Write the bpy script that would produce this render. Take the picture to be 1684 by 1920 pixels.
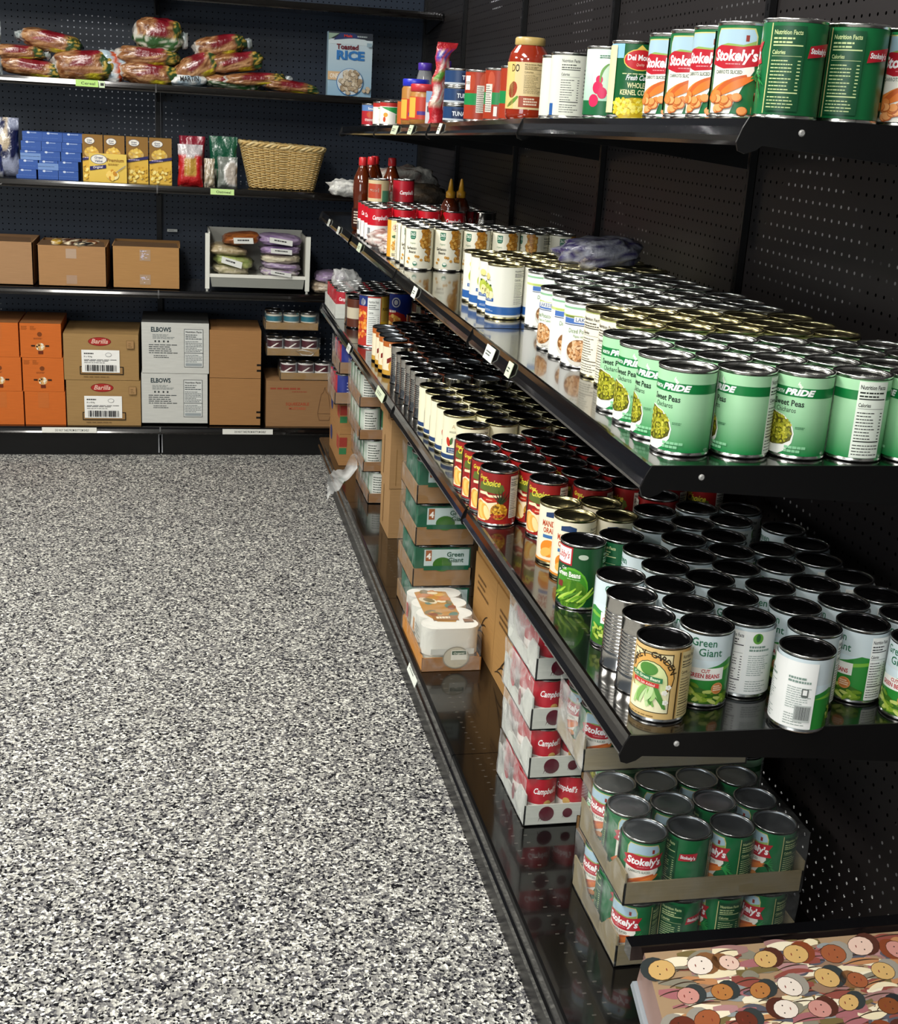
import bpy, bmesh, math, random
from mathutils import Vector, Matrix, noise
from mathutils.geometry import tessellate_polygon
SC = bpy.context.scene
for o in list(bpy.data.objects): bpy.data.objects.remove(o)
COL = SC.collection
PI = math.pi
rnd = random.Random(7)

# ------------------------------------------------------------------ camera
CX, CY, CZ = 0.0, 0.0, 1.50
yaw, pitch, roll, FPX = 0.2214, 0.3061, 0.0605, 2341.6
cam = bpy.data.objects.new('camera', bpy.data.cameras.new('camera')); COL.objects.link(cam)
cy_, sy_, cp_, sp_ = math.cos(yaw), math.sin(yaw), math.cos(pitch), math.sin(pitch)
fw = Vector((sy_*cp_, cy_*cp_, -sp_)); ri = Vector((cy_, -sy_, 0)); up = ri.cross(fw)
r2 = ri*math.cos(roll) + up*math.sin(roll); u2 = -ri*math.sin(roll) + up*math.cos(roll)
cam.matrix_world = Matrix(((r2.x, u2.x, -fw.x, CX), (r2.y, u2.y, -fw.y, CY), (r2.z, u2.z, -fw.z, CZ), (0, 0, 0, 1)))
cam.data.sensor_fit = 'HORIZONTAL'; cam.data.sensor_width = 36; cam.data.lens = FPX/1684*36
cam.data.clip_start = 0.05
SC.camera = cam
SC.view_settings.view_transform = 'Standard'; SC.view_settings.look = 'None'
SC.view_settings.gamma = 1; SC.view_settings.exposure = 0.0; SC.view_settings.use_curve_mapping = False

# ------------------------------------------------------------------ light
W = bpy.data.worlds.new('world'); SC.world = W; W.use_nodes = True
W.node_tree.nodes['Background'].inputs[0].default_value = (0.75, 0.87, 1.0, 1)
W.node_tree.nodes['Background'].inputs[1].default_value = 0.12
def area(loc, sx, sy, power, col=(1, 1, 1), rot=(0, 0, 0)):
    l = bpy.data.lights.new('area_lamp', 'AREA'); l.shape = 'RECTANGLE'; l.size = sx; l.size_y = sy
    l.energy = power; l.color = col
    o = bpy.data.objects.new('area_lamp', l); o.location = loc; o.rotation_euler = rot; COL.objects.link(o); return o
LAMPS = [(-0.75, -1.2), (-0.75, 1.2), (-0.75, 3.6), (-3.2, 0.0), (-3.2, 3.0)]
for lx, ly in LAMPS:
    area((lx, ly, 2.93), 0.55, 1.15, 72, (1.0, 0.97, 0.91))
# shop window behind the camera on the left
area((-3.6, -2.6, 1.5), 2.6, 1.8, 66, (0.90, 0.96, 1.0), (math.radians(80), 0, math.radians(-48)))
# unseen lamps added in the gap behind the pegboards to brighten their holes
area((1.4, 3.4, 2.6), 0.10, 5.0, 50)
area((0.0, 6.25, 2.6), 3.0, 0.10, 50)

# ------------------------------------------------------------------ colour + materials
def lin(h):
    if isinstance(h, str):
        h = h.lstrip('#'); v = [int(h[i:i+2], 16)/255 for i in (0, 2, 4)]
    else: v = h
    return tuple((c/12.92 if c <= .04045 else ((c+.055)/1.055)**2.4) for c in v) + (1.0,)
MATS = {}
def nt(name):
    m = bpy.data.materials.new(name); m.use_nodes = True; MATS[name] = m
    n = m.node_tree; return m, n, n.nodes['Principled BSDF']
def mat(name, col, rough=.5, metal=0., spec=.5, ior=None, bump=None, coat=0.):
    m, n, b = nt(name)
    b.inputs['Base Color'].default_value = lin(col); b.inputs['Roughness'].default_value = rough
    b.inputs['Metallic'].default_value = metal; b.inputs['Specular IOR Level'].default_value = spec
    b.inputs['Coat Weight'].default_value = coat; b.inputs['Coat Roughness'].default_value = .05
    if ior: b.inputs['IOR'].default_value = ior
    if bump: addbump(n, b, *bump)
    return m
def addbump(n, b, scale, strength, dist=.002):
    t = n.nodes.new('ShaderNodeTexCoord'); x = n.nodes.new('ShaderNodeTexNoise'); x.inputs['Scale'].default_value = scale
    x.inputs['Detail'].default_value = 3
    bp = n.nodes.new('ShaderNodeBump'); bp.inputs['Strength'].default_value = strength; bp.inputs['Distance'].default_value = dist
    n.links.new(t.outputs['Object'], x.inputs['Vector']); n.links.new(x.outputs['Fac'], bp.inputs['Height'])
    n.links.new(bp.outputs['Normal'], b.inputs['Normal'])
def attrmat(name, rough, spec=.5, bump=None, coat=0., var=None):
    m, n, b = nt(name)
    a = n.nodes.new('ShaderNodeAttribute'); a.attribute_name = 'Col'
    out = a.outputs['Color']
    if var:
        t = n.nodes.new('ShaderNodeTexCoord'); mp = n.nodes.new('ShaderNodeMapping'); mp.inputs['Scale'].default_value = var[0]
        x = n.nodes.new('ShaderNodeTexNoise'); x.inputs['Scale'].default_value = var[1]; x.inputs['Detail'].default_value = 4
        r = n.nodes.new('ShaderNodeMapRange'); r.inputs['From Min'].default_value = .3; r.inputs['From Max'].default_value = .7
        r.inputs['To Min'].default_value = 1-var[2]; r.inputs['To Max'].default_value = 1+var[2]*.4
        mx = n.nodes.new('ShaderNodeMix'); mx.data_type = 'RGBA'; mx.blend_type = 'MULTIPLY'; mx.inputs['Factor'].default_value = 1
        n.links.new(t.outputs['Object'], mp.inputs['Vector']); n.links.new(mp.outputs['Vector'], x.inputs['Vector'])
        n.links.new(x.outputs['Fac'], r.inputs['Value']); n.links.new(out, mx.inputs['A']); n.links.new(r.outputs['Result'], mx.inputs['B'])
        out = mx.outputs['Result']
    n.links.new(out, b.inputs['Base Color']); b.inputs['Roughness'].default_value = rough
    b.inputs['Specular IOR Level'].default_value = spec; b.inputs['Coat Weight'].default_value = coat
    b.inputs['Coat Roughness'].default_value = .06
    if bump: addbump(n, b, *bump)
    return m
attrmat('print', .34, .5)
attrmat('card', .8, .2, None, 0, ((1, 1, 30), 14, .10))
attrmat('film', .28, .5, (60, 1.0, .005), .35)
attrmat('plastic', .3, .5)
attrmat('wicker', .55, .4, (400, .4, .001), 0, ((1, 1, 1), 90, .25))
mat('tin', '#c9c9c6', .22, 1.0)
mat('goldtin', '#b9b088', .25, 1.0)
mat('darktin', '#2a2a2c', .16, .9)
mat('lidgrey', '#8f959a', .3, .9)
mat('ribtin', '#d6d4cf', .16, 1.0)
mat('blackmetal', '#0c0c0e', .22, 0, .6, None, None, .6)
mat('lip', '#100d0c', .15, .35, .6, None, None, .7)
mat('rail', '#0a0a0b', .22, 0, .5, None, None, .4)
mat('bracket', '#060607', .35, 0, .5)
mat('amber', '#56210a', .08, 0, .8, None, None, .8)
mat('sauce', '#9c2c10', .10, 0, .8, None, (60, .2, .002), .8)
def mixmat(name, tint, fac, rough, bumps=None):
    m, n, b = nt(name)
    tr = n.nodes.new('ShaderNodeBsdfTransparent'); mx = n.nodes.new('ShaderNodeMixShader')
    b.inputs['Base Color'].default_value = lin(tint); b.inputs['Roughness'].default_value = rough
    b.inputs['Coat Weight'].default_value = 1; b.inputs['Coat Roughness'].default_value = .08
    if bumps:
        addbump(n, b, *bumps)
        t = n.nodes.new('ShaderNodeTexCoord'); x = n.nodes.new('ShaderNodeTexNoise'); x.inputs['Scale'].default_value = bumps[0]*.6
        x.inputs['Distortion'].default_value = 1.5
        r = n.nodes.new('ShaderNodeMapRange'); r.inputs['From Min'].default_value = .42; r.inputs['From Max'].default_value = .72
        r.inputs['To Min'].default_value = fac*.55; r.inputs['To Max'].default_value = min(1, fac*2.4)
        n.links.new(t.outputs['Object'], x.inputs['Vector']); n.links.new(x.outputs['Fac'], r.inputs['Value']); n.links.new(r.outputs['Result'], mx.inputs[0])
    else: mx.inputs[0].default_value = fac
    n.links.new(tr.outputs[0], mx.inputs[1]); n.links.new(b.outputs[0], mx.inputs[2])
    n.links.new(mx.outputs[0], n.nodes['Material Output'].inputs[0]); return m
mixmat('wrapclear', '#e8ecec', .035, .12, (22, 1.0, .01))
mixmat('wrap', '#e8ecec', .10, .2, (22, 1.0, .01))
mixmat('wrapmilky', '#eef0ee', .30, .22, (18, 1.0, .01))
mixmat('clearplastic', '#c9ccd0', .30, .1)

def carpet():
    m, n, b = nt('carpet')
    t = n.nodes.new('ShaderNodeTexCoord')
    d = n.nodes.new('ShaderNodeTexNoise'); d.inputs['Scale'].default_value = 70; d.inputs['Detail'].default_value = 2
    va = n.nodes.new('ShaderNodeVectorMath'); va.operation = 'SCALE'; va.inputs['Scale'].default_value = .012
    vb = n.nodes.new('ShaderNodeVectorMath'); vb.operation = 'ADD'
    v = n.nodes.new('ShaderNodeTexVoronoi'); v.inputs['Scale'].default_value = 200
    w = n.nodes.new('ShaderNodeTexNoise'); w.inputs['Scale'].default_value = 1.4; w.inputs['Detail'].default_value = 5
    sep = n.nodes.new('ShaderNodeSeparateColor')
    cr = n.nodes.new('ShaderNodeValToRGB'); cr.color_ramp.interpolation = 'CONSTANT'
    e = cr.color_ramp.elements; e[0].position = 0; e[0].color = lin('#17171b'); e[1].position = .16; e[1].color = lin('#4a4a4e')
    for p, c in ((.34, '#7b7a79'), (.55, '#9c9b96'), (.74, '#c6c5bd'), (.88, '#efeee4')):
        q = e.new(p); q.color = lin(c)
    mr = n.nodes.new('ShaderNodeMapRange'); mr.inputs['To Min'].default_value = .82; mr.inputs['To Max'].default_value = 1.12
    mx = n.nodes.new('ShaderNodeMix'); mx.data_type = 'RGBA'; mx.blend_type = 'MULTIPLY'; mx.inputs['Factor'].default_value = 1
    bp = n.nodes.new('ShaderNodeBump'); bp.inputs['Strength'].default_value = .7; bp.inputs['Distance'].default_value = .004
    L = n.links.new
    L(t.outputs['Object'], d.inputs['Vector']); L(d.outputs['Color'], va.inputs[0]); L(va.outputs[0], vb.inputs[0]); L(t.outputs['Object'], vb.inputs[1])
    L(vb.outputs[0], v.inputs['Vector']); L(v.outputs['Color'], sep.inputs[0]); L(sep.outputs[0], cr.inputs[0])
    L(t.outputs['Object'], w.inputs['Vector']); L(w.outputs['Fac'], mr.inputs['Value'])
    L(cr.outputs[0], mx.inputs['A']); L(mr.outputs[0], mx.inputs['B']); L(mx.outputs['Result'], b.inputs['Base Color'])
    L(v.outputs['Distance'], bp.inputs['Height']); L(bp.outputs[0], b.inputs['Normal'])
    b.inputs['Roughness'].default_value = .95; b.inputs['Specular IOR Level'].default_value = .1
carpet()

def mth(n, op, a, b=None, c=None):
    x = n.nodes.new('ShaderNodeMath'); x.operation = op
    for i, v in enumerate((a, b, c)):
        if v is None: continue
        if isinstance(v, (int, float)): x.inputs[i].default_value = v
        else: n.links.new(v, x.inputs[i])
    return x.outputs[0]
def pegboard(name, col, ax):
    # real holes: the sheet is transparent where a 25 mm grid of 6 mm holes falls
    m, n, b = nt(name)
    t = n.nodes.new('ShaderNodeTexCoord'); s = n.nodes.new('ShaderNodeSeparateXYZ'); n.links.new(t.outputs['Object'], s.inputs[0])
    u = mth(n, 'ABSOLUTE', mth(n, 'SUBTRACT', mth(n, 'MODULO', mth(n, 'ADD', s.outputs[ax], 10.0), .0254), .0127))
    v = mth(n, 'ABSOLUTE', mth(n, 'SUBTRACT', mth(n, 'MODULO', mth(n, 'ADD', s.outputs[2], 10.0), .0254), .0127))
    r = mth(n, 'SQRT', mth(n, 'ADD', mth(n, 'MULTIPLY', u, u), mth(n, 'MULTIPLY', v, v)))
    h = mth(n, 'LESS_THAN', r, .0029)
    tr = n.nodes.new('ShaderNodeBsdfTransparent'); mx = n.nodes.new('ShaderNodeMixShader')
    n.links.new(h, mx.inputs[0]); n.links.new(b.outputs[0], mx.inputs[1]); n.links.new(tr.outputs[0], mx.inputs[2])
    n.links.new(mx.outputs[0], n.nodes['Material Output'].inputs[0])
    b.inputs['Base Color'].default_value = lin(col); b.inputs['Roughness'].default_value = .42
pegboard('peg_navy', '#263345', 0)
pegboard('peg_black', '#242020', 1)

def deckmat(name, ax, front, sgn):
    # gloss black enamel with two rows of small pressed slots near the front edge
    m, n, b = nt(name)
    t = n.nodes.new('ShaderNodeTexCoord'); s = n.nodes.new('ShaderNodeSeparateXYZ'); n.links.new(t.outputs['Object'], s.inputs[0])
    al = mth(n, 'ABSOLUTE', mth(n, 'SUBTRACT', mth(n, 'MODULO', mth(n, 'ADD', s.outputs[1-ax], 10.0), .0254), .0127))
    f = mth(n, 'MULTIPLY', mth(n, 'SUBTRACT', s.outputs[ax], front), sgn)
    rows = None
    for d in (.045, .070):
        q = mth(n, 'LESS_THAN', mth(n, 'ABSOLUTE', mth(n, 'SUBTRACT', f, d)), .0035)
        rows = q if rows is None else mth(n, 'MAXIMUM', rows, q)
    k = mth(n, 'MULTIPLY', rows, mth(n, 'LESS_THAN', al, .0016))
    mx = n.nodes.new('ShaderNodeMix'); mx.data_type = 'RGBA'; mx.inputs['A'].default_value = lin('#0b0a0a'); mx.inputs['B'].default_value = lin('#403d39')
    n.links.new(k, mx.inputs['Factor']); n.links.new(mx.outputs['Result'], b.inputs['Base Color'])
    b.inputs['Roughness'].default_value = .16; b.inputs['Specular IOR Level'].default_value = .45
    b.inputs['Coat Weight'].default_value = .6; b.inputs['Coat Roughness'].default_value = .05; b.inputs['Coat IOR'].default_value = 1.5
    return m
deckmat('deck_side', 0, 0.0, 1)
deckmat('deck_rear', 1, 0.0, 1)

def wallmat():
    m, n, b = nt('lit_patch_wall')  # painted white patches stand in for light showing through some pegboard holes
    t = n.nodes.new('ShaderNodeTexCoord'); w = n.nodes.new('ShaderNodeTexNoise'); w.inputs['Scale'].default_value = 2.3; w.inputs['Detail'].default_value = 1
    r = n.nodes.new('ShaderNodeValToRGB'); r.color_ramp.elements[0].position = .61; r.color_ramp.elements[0].color = (.002, .002, .002, 1)
    r.color_ramp.elements[1].position = .64; r.color_ramp.elements[1].color = (.85, .85, .85, 1)
    n.links.new(t.outputs['Object'], w.inputs['Vector']); n.links.new(w.outputs['Fac'], r.inputs[0]); n.links.new(r.outputs[0], b.inputs['Base Color']); b.inputs['Specular IOR Level'].default_value = 0
wallmat()
mat('ceiling_tile', '#c9c9c4', .9)

# ------------------------------------------------------------------ mesh builder
class G:
    def __init__(s): s.v = []; s.f = []; s.c = []; s.m = []; s.s = []
    def add(s, vs, fs, col='#808080', mi=0, smooth=False, cols=None):
        o = len(s.v); s.v += [tuple(v) for v in vs]
        c = lin(col) if isinstance(col, (str,)) else col
        for f in fs:
            s.f.append([i+o for i in f]); s.m.append(mi); s.s.append(smooth)
            s.c.append([cols[i] for i in f] if cols else [c]*len(f))
        return s
    def box(s, x0, y0, z0, x1, y1, z1, col='#808080', mi=0, taper=0):
        t = taper
        v = [(x0+t, y0+t, z0), (x1-t, y0+t, z0), (x1-t, y1-t, z0), (x0+t, y1-t, z0), (x0, y0, z1), (x1, y0, z1), (x1, y1, z1), (x0, y1, z1)]
        f = [(0, 3, 2, 1), (4, 5, 6, 7), (0, 1, 5, 4), (1, 2, 6, 5), (2, 3, 7, 6), (3, 0, 4, 7)]
        return s.add(v, f, col, mi)
    def lathe(s, prof, n=32, col='#808080', mi=0, c=(0, 0), smooth=True, caps=(True, True), rx=1, ry=1, seg=None):
        vs = []; fs = []
        for r, z in prof:
            for k in range(n):
                a = 2*PI*k/n - PI/2; vs.append((c[0]+r*rx*math.cos(a), c[1]+r*ry*math.sin(a), z))
        for j in range(len(prof)-1):
            for k in range(n):
                k2 = (k+1) % n; fs.append((j*n+k, j*n+k2, (j+1)*n+k2, (j+1)*n+k))
        s.add(vs, fs, col, mi, smooth)
        if caps[0]: s.add(vs[:n], [tuple(range(n))[::-1]], col, mi)
        if caps[1]: s.add(vs[-n:], [tuple(range(n))], col, mi)
        return s
    def tube(s, pts, r, n=8, col='#808080', mi=0, closed=False, caps=True):
        pts = [Vector(p) for p in pts]; N = len(pts); vs = []; fs = []
        rr = r if isinstance(r, (list, tuple)) else [r]*N
        for i, p in enumerate(pts):
            a = pts[(i-1) % N] if (closed or i) else p; b = pts[(i+1) % N] if (closed or i < N-1) else p
            d = (b-a).normalized(); u = d.cross(Vector((0, 0, 1)))
            if u.length < .1: u = d.cross(Vector((1, 0, 0)))
            u.normalize(); w = u.cross(d)
            for k in range(n):
                q = 2*PI*k/n; vs.append(p+(u*math.cos(q)+w*math.sin(q))*rr[i])
        for i in range(N if closed else N-1):
            for k in range(n):
                i2 = (i+1) % N; fs.append((i*n+k, i2*n+k, i2*n+(k+1) % n, i*n+(k+1) % n))
        if caps and not closed:
            fs.append(tuple(range(n))); fs.append(tuple(range((N-1)*n, N*n))[::-1])
        return s.add(vs, fs, col, mi, True)
    def mesh(s, name, mats):
        me = bpy.data.meshes.new(name); me.from_pydata(s.v, [], s.f)
        for m in mats: me.materials.append(MATS[m])
        me.polygons.foreach_set('material_index', s.m); me.polygons.foreach_set('use_smooth', s.s)
        ca = me.color_attributes.new('Col', 'FLOAT_COLOR', 'CORNER')
        ca.data.foreach_set('color', [x for f in s.c for c in f for x in c])
        me.update(); return me
    def build(s, name, mats, parent=None, loc=(0, 0, 0), rz=0):
        return obj(name, s.mesh(name, mats if isinstance(mats, (list, tuple)) else [mats]), parent, loc, rz)
def obj(name, me, parent=None, loc=(0, 0, 0), rz=0):
    o = bpy.data.objects.new(name, me); COL.objects.link(o); o.location = loc; o.rotation_euler = (0, 0, rz)
    if parent: o.parent = parent
    return o
def empty(name, loc=(0, 0, 0), rz=0, parent=None):
    o = bpy.data.objects.new(name, None); COL.objects.link(o); o.location = loc; o.rotation_euler = (0, 0, rz); o.empty_display_size = .05
    if parent: o.parent = parent
    return o
def tag(o, label, cat=None, group=None, kind=None):
    if label: o['label'] = label
    if cat: o['category'] = cat
    if group: o['group'] = group
    if kind: o['kind'] = kind
    return o
def ordw(n): return ['nearest', 'second', 'third', 'fourth', 'fifth', 'sixth', 'seventh', 'eighth', 'ninth', 'tenth', 'eleventh', 'twelfth', 'thirteenth',
    'fourteenth', 'fifteenth', 'sixteenth', 'seventeenth', 'eighteenth', 'nineteenth', 'twentieth', 'twenty-first', 'twenty-second', 'twenty-third', 'twenty-fourth'][n]

# ------------------------------------------------------------------ flat artwork (metres), later wrapped or laid on a face
_fc = {}
def textmesh(t, bold, shear, sp):
    k = (t, bold, shear, sp)
    if k not in _fc:
        cu = bpy.data.curves.new('t', 'FONT'); cu.body = t; cu.size = 1; cu.resolution_u = 2; cu.offset = bold; cu.shear = shear; cu.space_character = sp
        cu.fill_mode = 'FRONT'
        o = bpy.data.objects.new('t', cu); COL.objects.link(o)
        dg = bpy.context.evaluated_depsgraph_get(); me = bpy.data.meshes.new_from_object(o.evaluated_get(dg))
        vs = [(v.co.x, v.co.y) for v in me.vertices]; fs = [tuple(p.vertices) for p in me.polygons]
        bpy.data.objects.remove(o); bpy.data.meshes.remove(me); bpy.data.curves.remove(cu)
        xs = [v[0] for v in vs] or [0]; _fc[k] = (vs, fs, min(xs), max(xs))
    return _fc[k]
class Art:
    def __init__(s): s.p = []; s.L = 0
    def raw(s, vs, fs, col, cols=None):
        c = lin(col) if isinstance(col, str) else col
        s.p.append((vs, fs, cols if cols else [c]*len(vs), s.L)); s.L += 1; return s
    def same(s): s.L -= 1; return s
    def rect(s, x0, y0, x1, y1, col, top=None):
        c = lin(col); ct = lin(top) if top else c
        return s.raw([(x0, y0), (x1, y0), (x1, y1), (x0, y1)], [(0, 1, 2, 3)], col, [c, c, ct, ct])
    def poly(s, pts, col):
        tr = tessellate_polygon([[Vector((p[0], p[1], 0)) for p in pts]])
        out = []
        for a, b, c in tr:
            ar = (pts[b][0]-pts[a][0])*(pts[c][1]-pts[a][1])-(pts[b][1]-pts[a][1])*(pts[c][0]-pts[a][0])
            out.append((a, b, c) if ar > 0 else (a, c, b))
        return s.raw(list(pts), out, col)
    def ell(s, cx, cy, rx, ry, col, n=18, rot=0):
        c, q = math.cos(rot), math.sin(rot)
        return s.raw([(cx+rx*math.cos(2*PI*k/n)*c-ry*math.sin(2*PI*k/n)*q, cy+rx*math.cos(2*PI*k/n)*q+ry*math.sin(2*PI*k/n)*c) for k in range(n)], [tuple(range(n))], col)
    def text(s, t, x, y, h, col, al='c', bold=0.0, shear=0.0, w=None, rot=0, sp=1.0):
        vs, fs, a, b = textmesh(t, bold, shear, sp); k = h/.72; kx = k
        if w: kx = w/(b-a)
        off = {'l': -a, 'c': -(a+b)/2, 'r': -b}[al]; c, q = math.cos(rot), math.sin(rot)
        pv = [((vx+off)*kx, vy*k) for vx, vy in vs]
        return s.raw([(x+u*c-v*q, y+u*q+v*c) for u, v in pv], fs, col)
    def arc(s, t, cx, cy, R, h, col, a0, a1, bold=.01):
        n = len(t)
        for i, ch in enumerate(t):
            a = a0+(a1-a0)*(i/(n-1) if n > 1 else .5)
            if ch != ' ': s.text(ch, cx+R*math.sin(a), cy+R*math.cos(a), h, col, 'c', bold, rot=-a); s.L -= 1
        s.L += 1; return s
    def lines(s, x0, y0, x1, y1, n, col, seed=0, fill=.45, words=True):
        r = random.Random(seed); dy = (y1-y0)/n; vs = []; fs = []
        for i in range(n):
            y = y1-(i+1)*dy+dy*.2; x = x0; end = x0+(x1-x0)*r.uniform(.65, 1)
            while x < end:
                w = min((x1-x0)*r.uniform(.06, .2), x1-x) if words else end-x
                o = len(vs); vs += [(x, y), (x+w, y), (x+w, y+dy*fill), (x, y+dy*fill)]; fs.append((o, o+1, o+2, o+3)); x += w+(x1-x0)*.025
        return s.raw(vs, fs, col)
    def blobs(s, fn, n, r, cols, seed=0, el=1.0, k=8, dark=None):
        # n small ellipses whose centres fn(random) gives
        q = random.Random(seed)
        for i in range(n):
            x, y = fn(q); rot = q.uniform(0, PI); rr = r*q.uniform(.8, 1.15)
            if dark: s.ell(x, y-.15*rr, rr*1.12*el, rr*1.12, dark, k, rot); s.L += -1+.03
            s.ell(x, y, rr*el, rr, cols[q.randrange(len(cols))], k, rot); s.L += -1+.04
        s.L = math.ceil(s.L)+1; return s
    def nutrition(s, x0, y0, x1, y1, bg='#f2f2ec', fg='#222222', seed=3, head='Nutrition Facts'):
        w = x1-x0; h = y1-y0
        if bg: s.rect(x0, y0, x1, y1, bg)
        s.text(head, x0+w*.06, y1-h*.10, h*.055, fg, 'l', .02, w=w*.84); s.same()
        s.lines(x0+w*.06, y1-h*.21, x1-w*.06, y1-h*.12, 2, fg, seed); s.same()
        s.rect(x0+w*.06, y1-h*.235, x1-w*.06, y1-h*.22, fg); s.same()
        s.text('Calories', x0+w*.06, y1-h*.33, h*.05, fg, 'l', .02, w=w*.4); s.same()
        s.rect(x0+w*.06, y1-h*.355, x1-w*.06, y1-h*.35, fg); s.same()
        s.lines(x0+w*.06, y0+h*.24, x1-w*.3, y1-h*.38, 9, fg, seed+1, .3); s.same()
        s.lines(x1-w*.16, y0+h*.24, x1-w*.06, y1-h*.38, 9, fg, seed+2, .3, False); s.same()
        s.rect(x0+w*.06, y0+h*.21, x1-w*.06, y0+h*.225, fg); s.same()
        s.lines(x0+w*.06, y0+h*.03, x1-w*.06, y0+h*.19, 4, fg, seed+4, .3)
        return s
    def barcode(s, x0, y0, x1, y1, seed=1, bg='#ffffff'):
        if bg: s.rect(x0, y0, x1, y1, bg)
        q = random.Random(seed); x = x0+(x1-x0)*.06; vs = []; fs = []
        while x < x1-(x1-x0)*.06:
            w = (x1-x0)*q.choice((.012, .02, .035)); o = len(vs); ya = y0+(y1-y0)*.12; yb = y1-(y1-y0)*.08
            vs += [(x, ya), (x+w, ya), (x+w, yb), (x, yb)]; fs.append((o, o+1, o+2, o+3)); x += w+(x1-x0)*q.choice((.012, .02, .03))
        return s.raw(vs, fs, '#26262a')
    def wrap(s, g, R, z0, nseg=48, eps=.00010, mi=0, phi=-PI/2, half=None):
        step = 2*(half or PI*R)/nseg; da = 2*PI/nseg
        for vs, fs, cs, L in s.p:
            bm = bmesh.new(); cl = bm.verts.layers.float_color.new('c')
            bv = []
            for (x, y), c in zip(vs, cs):
                b = bm.verts.new((x, y, 0)); b[cl] = c; bv.append(b)
            for f in fs:
                try: bm.faces.new([bv[i] for i in f])
                except ValueError: pass
            xs = [v[0] for v in vs]
            k0 = math.floor(min(xs)/step)+1; k1 = math.ceil(max(xs)/step)
            for k in range(k0, k1):
                bmesh.ops.bisect_plane(bm, geom=bm.verts[:]+bm.edges[:]+bm.faces[:], dist=1e-7, plane_co=(k*step, 0, 0), plane_no=(1, 0, 0))
            bm.verts.index_update(); bm.normal_update()
            rr = R+eps*L; V = []; Cc = []
            for b in bm.verts:
                kk = b.co.x/step; k = math.floor(kk+1e-6); t = kk-k
                a0 = phi+k*da; a1 = phi+(k+1)*da
                V.append((rr*((1-t)*math.cos(a0)+t*math.cos(a1)), rr*((1-t)*math.sin(a0)+t*math.sin(a1)), z0+b.co.y)); Cc.append(tuple(b[cl]))
            F = [tuple(v.index for v in (f.verts if f.normal.z > 0 else reversed(f.verts))) for f in bm.faces]
            g.add(V, F, '#000000', mi, True, Cc); bm.free()
        return g
    def lay(s, g, o, u, v, eps=.0002, mi=0):
        o, u, v = Vector(o), Vector(u), Vector(v); n = u.cross(v)
        for vs, fs, cs, L in s.p:
            g.add([o+u*x+v*y+n*eps*(L+1) for x, y in vs], fs, '#000000', mi, False, cs)
        return g
# ------------------------------------------------------------------ can labels. u = 0 is the middle of the front, v = height
def disc(cx, cy, rx, ry):
    def f(q):
        a = q.uniform(0, 2*PI); r = math.sqrt(q.random()); return cx+rx*r*math.cos(a), cy+ry*r*math.sin(a)
    return f
def boxr(x0, y0, x1, y1): return lambda q: (q.uniform(x0, x1), q.uniform(y0, y1))
HW = .1147   # half circumference
def base(col, top=None, H=.1):
    a = Art(); n = 6
    if top:
        c0, c1 = lin(col), lin(top)
        for i in range(n):
            t0, t1 = (i/n), ((i+1)/n); k0, k1 = min(1, t0*1.7), min(1, t1*1.7)
            ca = tuple(c0[j]+(c1[j]-c0[j])*k0 for j in range(4)); cb = tuple(c0[j]+(c1[j]-c0[j])*k1 for j in range(4))
            a.raw([(-HW, H*t0), (HW, H*t0), (HW, H*t1), (-HW, H*t1)], [(0, 1, 2, 3)], col, [ca, ca, cb, cb]); a.same()
        a.L += 1
    else: a.rect(-HW, 0, HW, H, col)
    return a
def l_peas():
    a = base('#138a45', '#a9dcae')
    a.rect(-HW, .0745, HW, .0865, '#0d7a3a')
    for u in (0, ):
        a.text('NORTH', -.0495, .0775, .0045, '#f4fff4', 'l', .03, .25, .0175).same()
        a.text('PRIDE', -.031, .0772, .0076, '#ffffff', 'l', .05, .3, .038).same()
        a.ell(-.0125, .089, .0016, .0034, '#e9f8e4', 8, .3).same(); a.ell(-.0145, .092, .0008, .003, '#e9f8e4', 8, -.4).same(); a.ell(-.0105, .0875, .0012, .002, '#e9f8e4', 8, -.4)
        a.text('Sweet Peas', -.046, .0630, .0076, '#10221a', 'l', .02, 0, .041).same(); a.text('Chicharos', -.041, .0545, .0066, '#17301f', 'l', 0, 0, .027)
        pts = [(-.046+.030*math.cos(t), .028+.030*math.sin(t)) for t in [PI*2*k/28 for k in range(28)]]
        a.poly([(-.068, .0)]+[(-.068, .045), (-.060, .053), (-.046, .0545), (-.028, .050), (-.0165, .040), (-.0125, .028), (-.014, .016), (-.021, .006), (-.030, .0)], '#f3f5ec')
        a.poly([(-.0665, .018), (-.0665, .045), (-.059, .0520), (-.046, .0530), (-.029, .0485), (-.018, .039), (-.0142, .028), (-.016, .019), (-.025, .013), (-.040, .0105), (-.055, .012)], '#5c5a17')
        def pz(q):
            while True:
                x, y = q.uniform(-.066, -.015), q.uniform(.013, .051)
                if ((x+.0405)/.0245)**2+((y-.031)/.0195)**2 < 1: return x, y
        a.blobs(pz, 210, .0019, ['#b8b52f', '#8f9222', '#cfcb4c', '#a3a12c', '#6f7418'], 4)
        a.lines(-.012, .0345, .004, .038, 2, '#2c6a44', 3).same()
        a.lines(-.022, .0035, .004, .013, 2, '#8fd0a0', 5, .7).same()
        a.nutrition(.051, .001, .088, .099, '#eef6ea', '#222822', 8)
        
    return a
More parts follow.
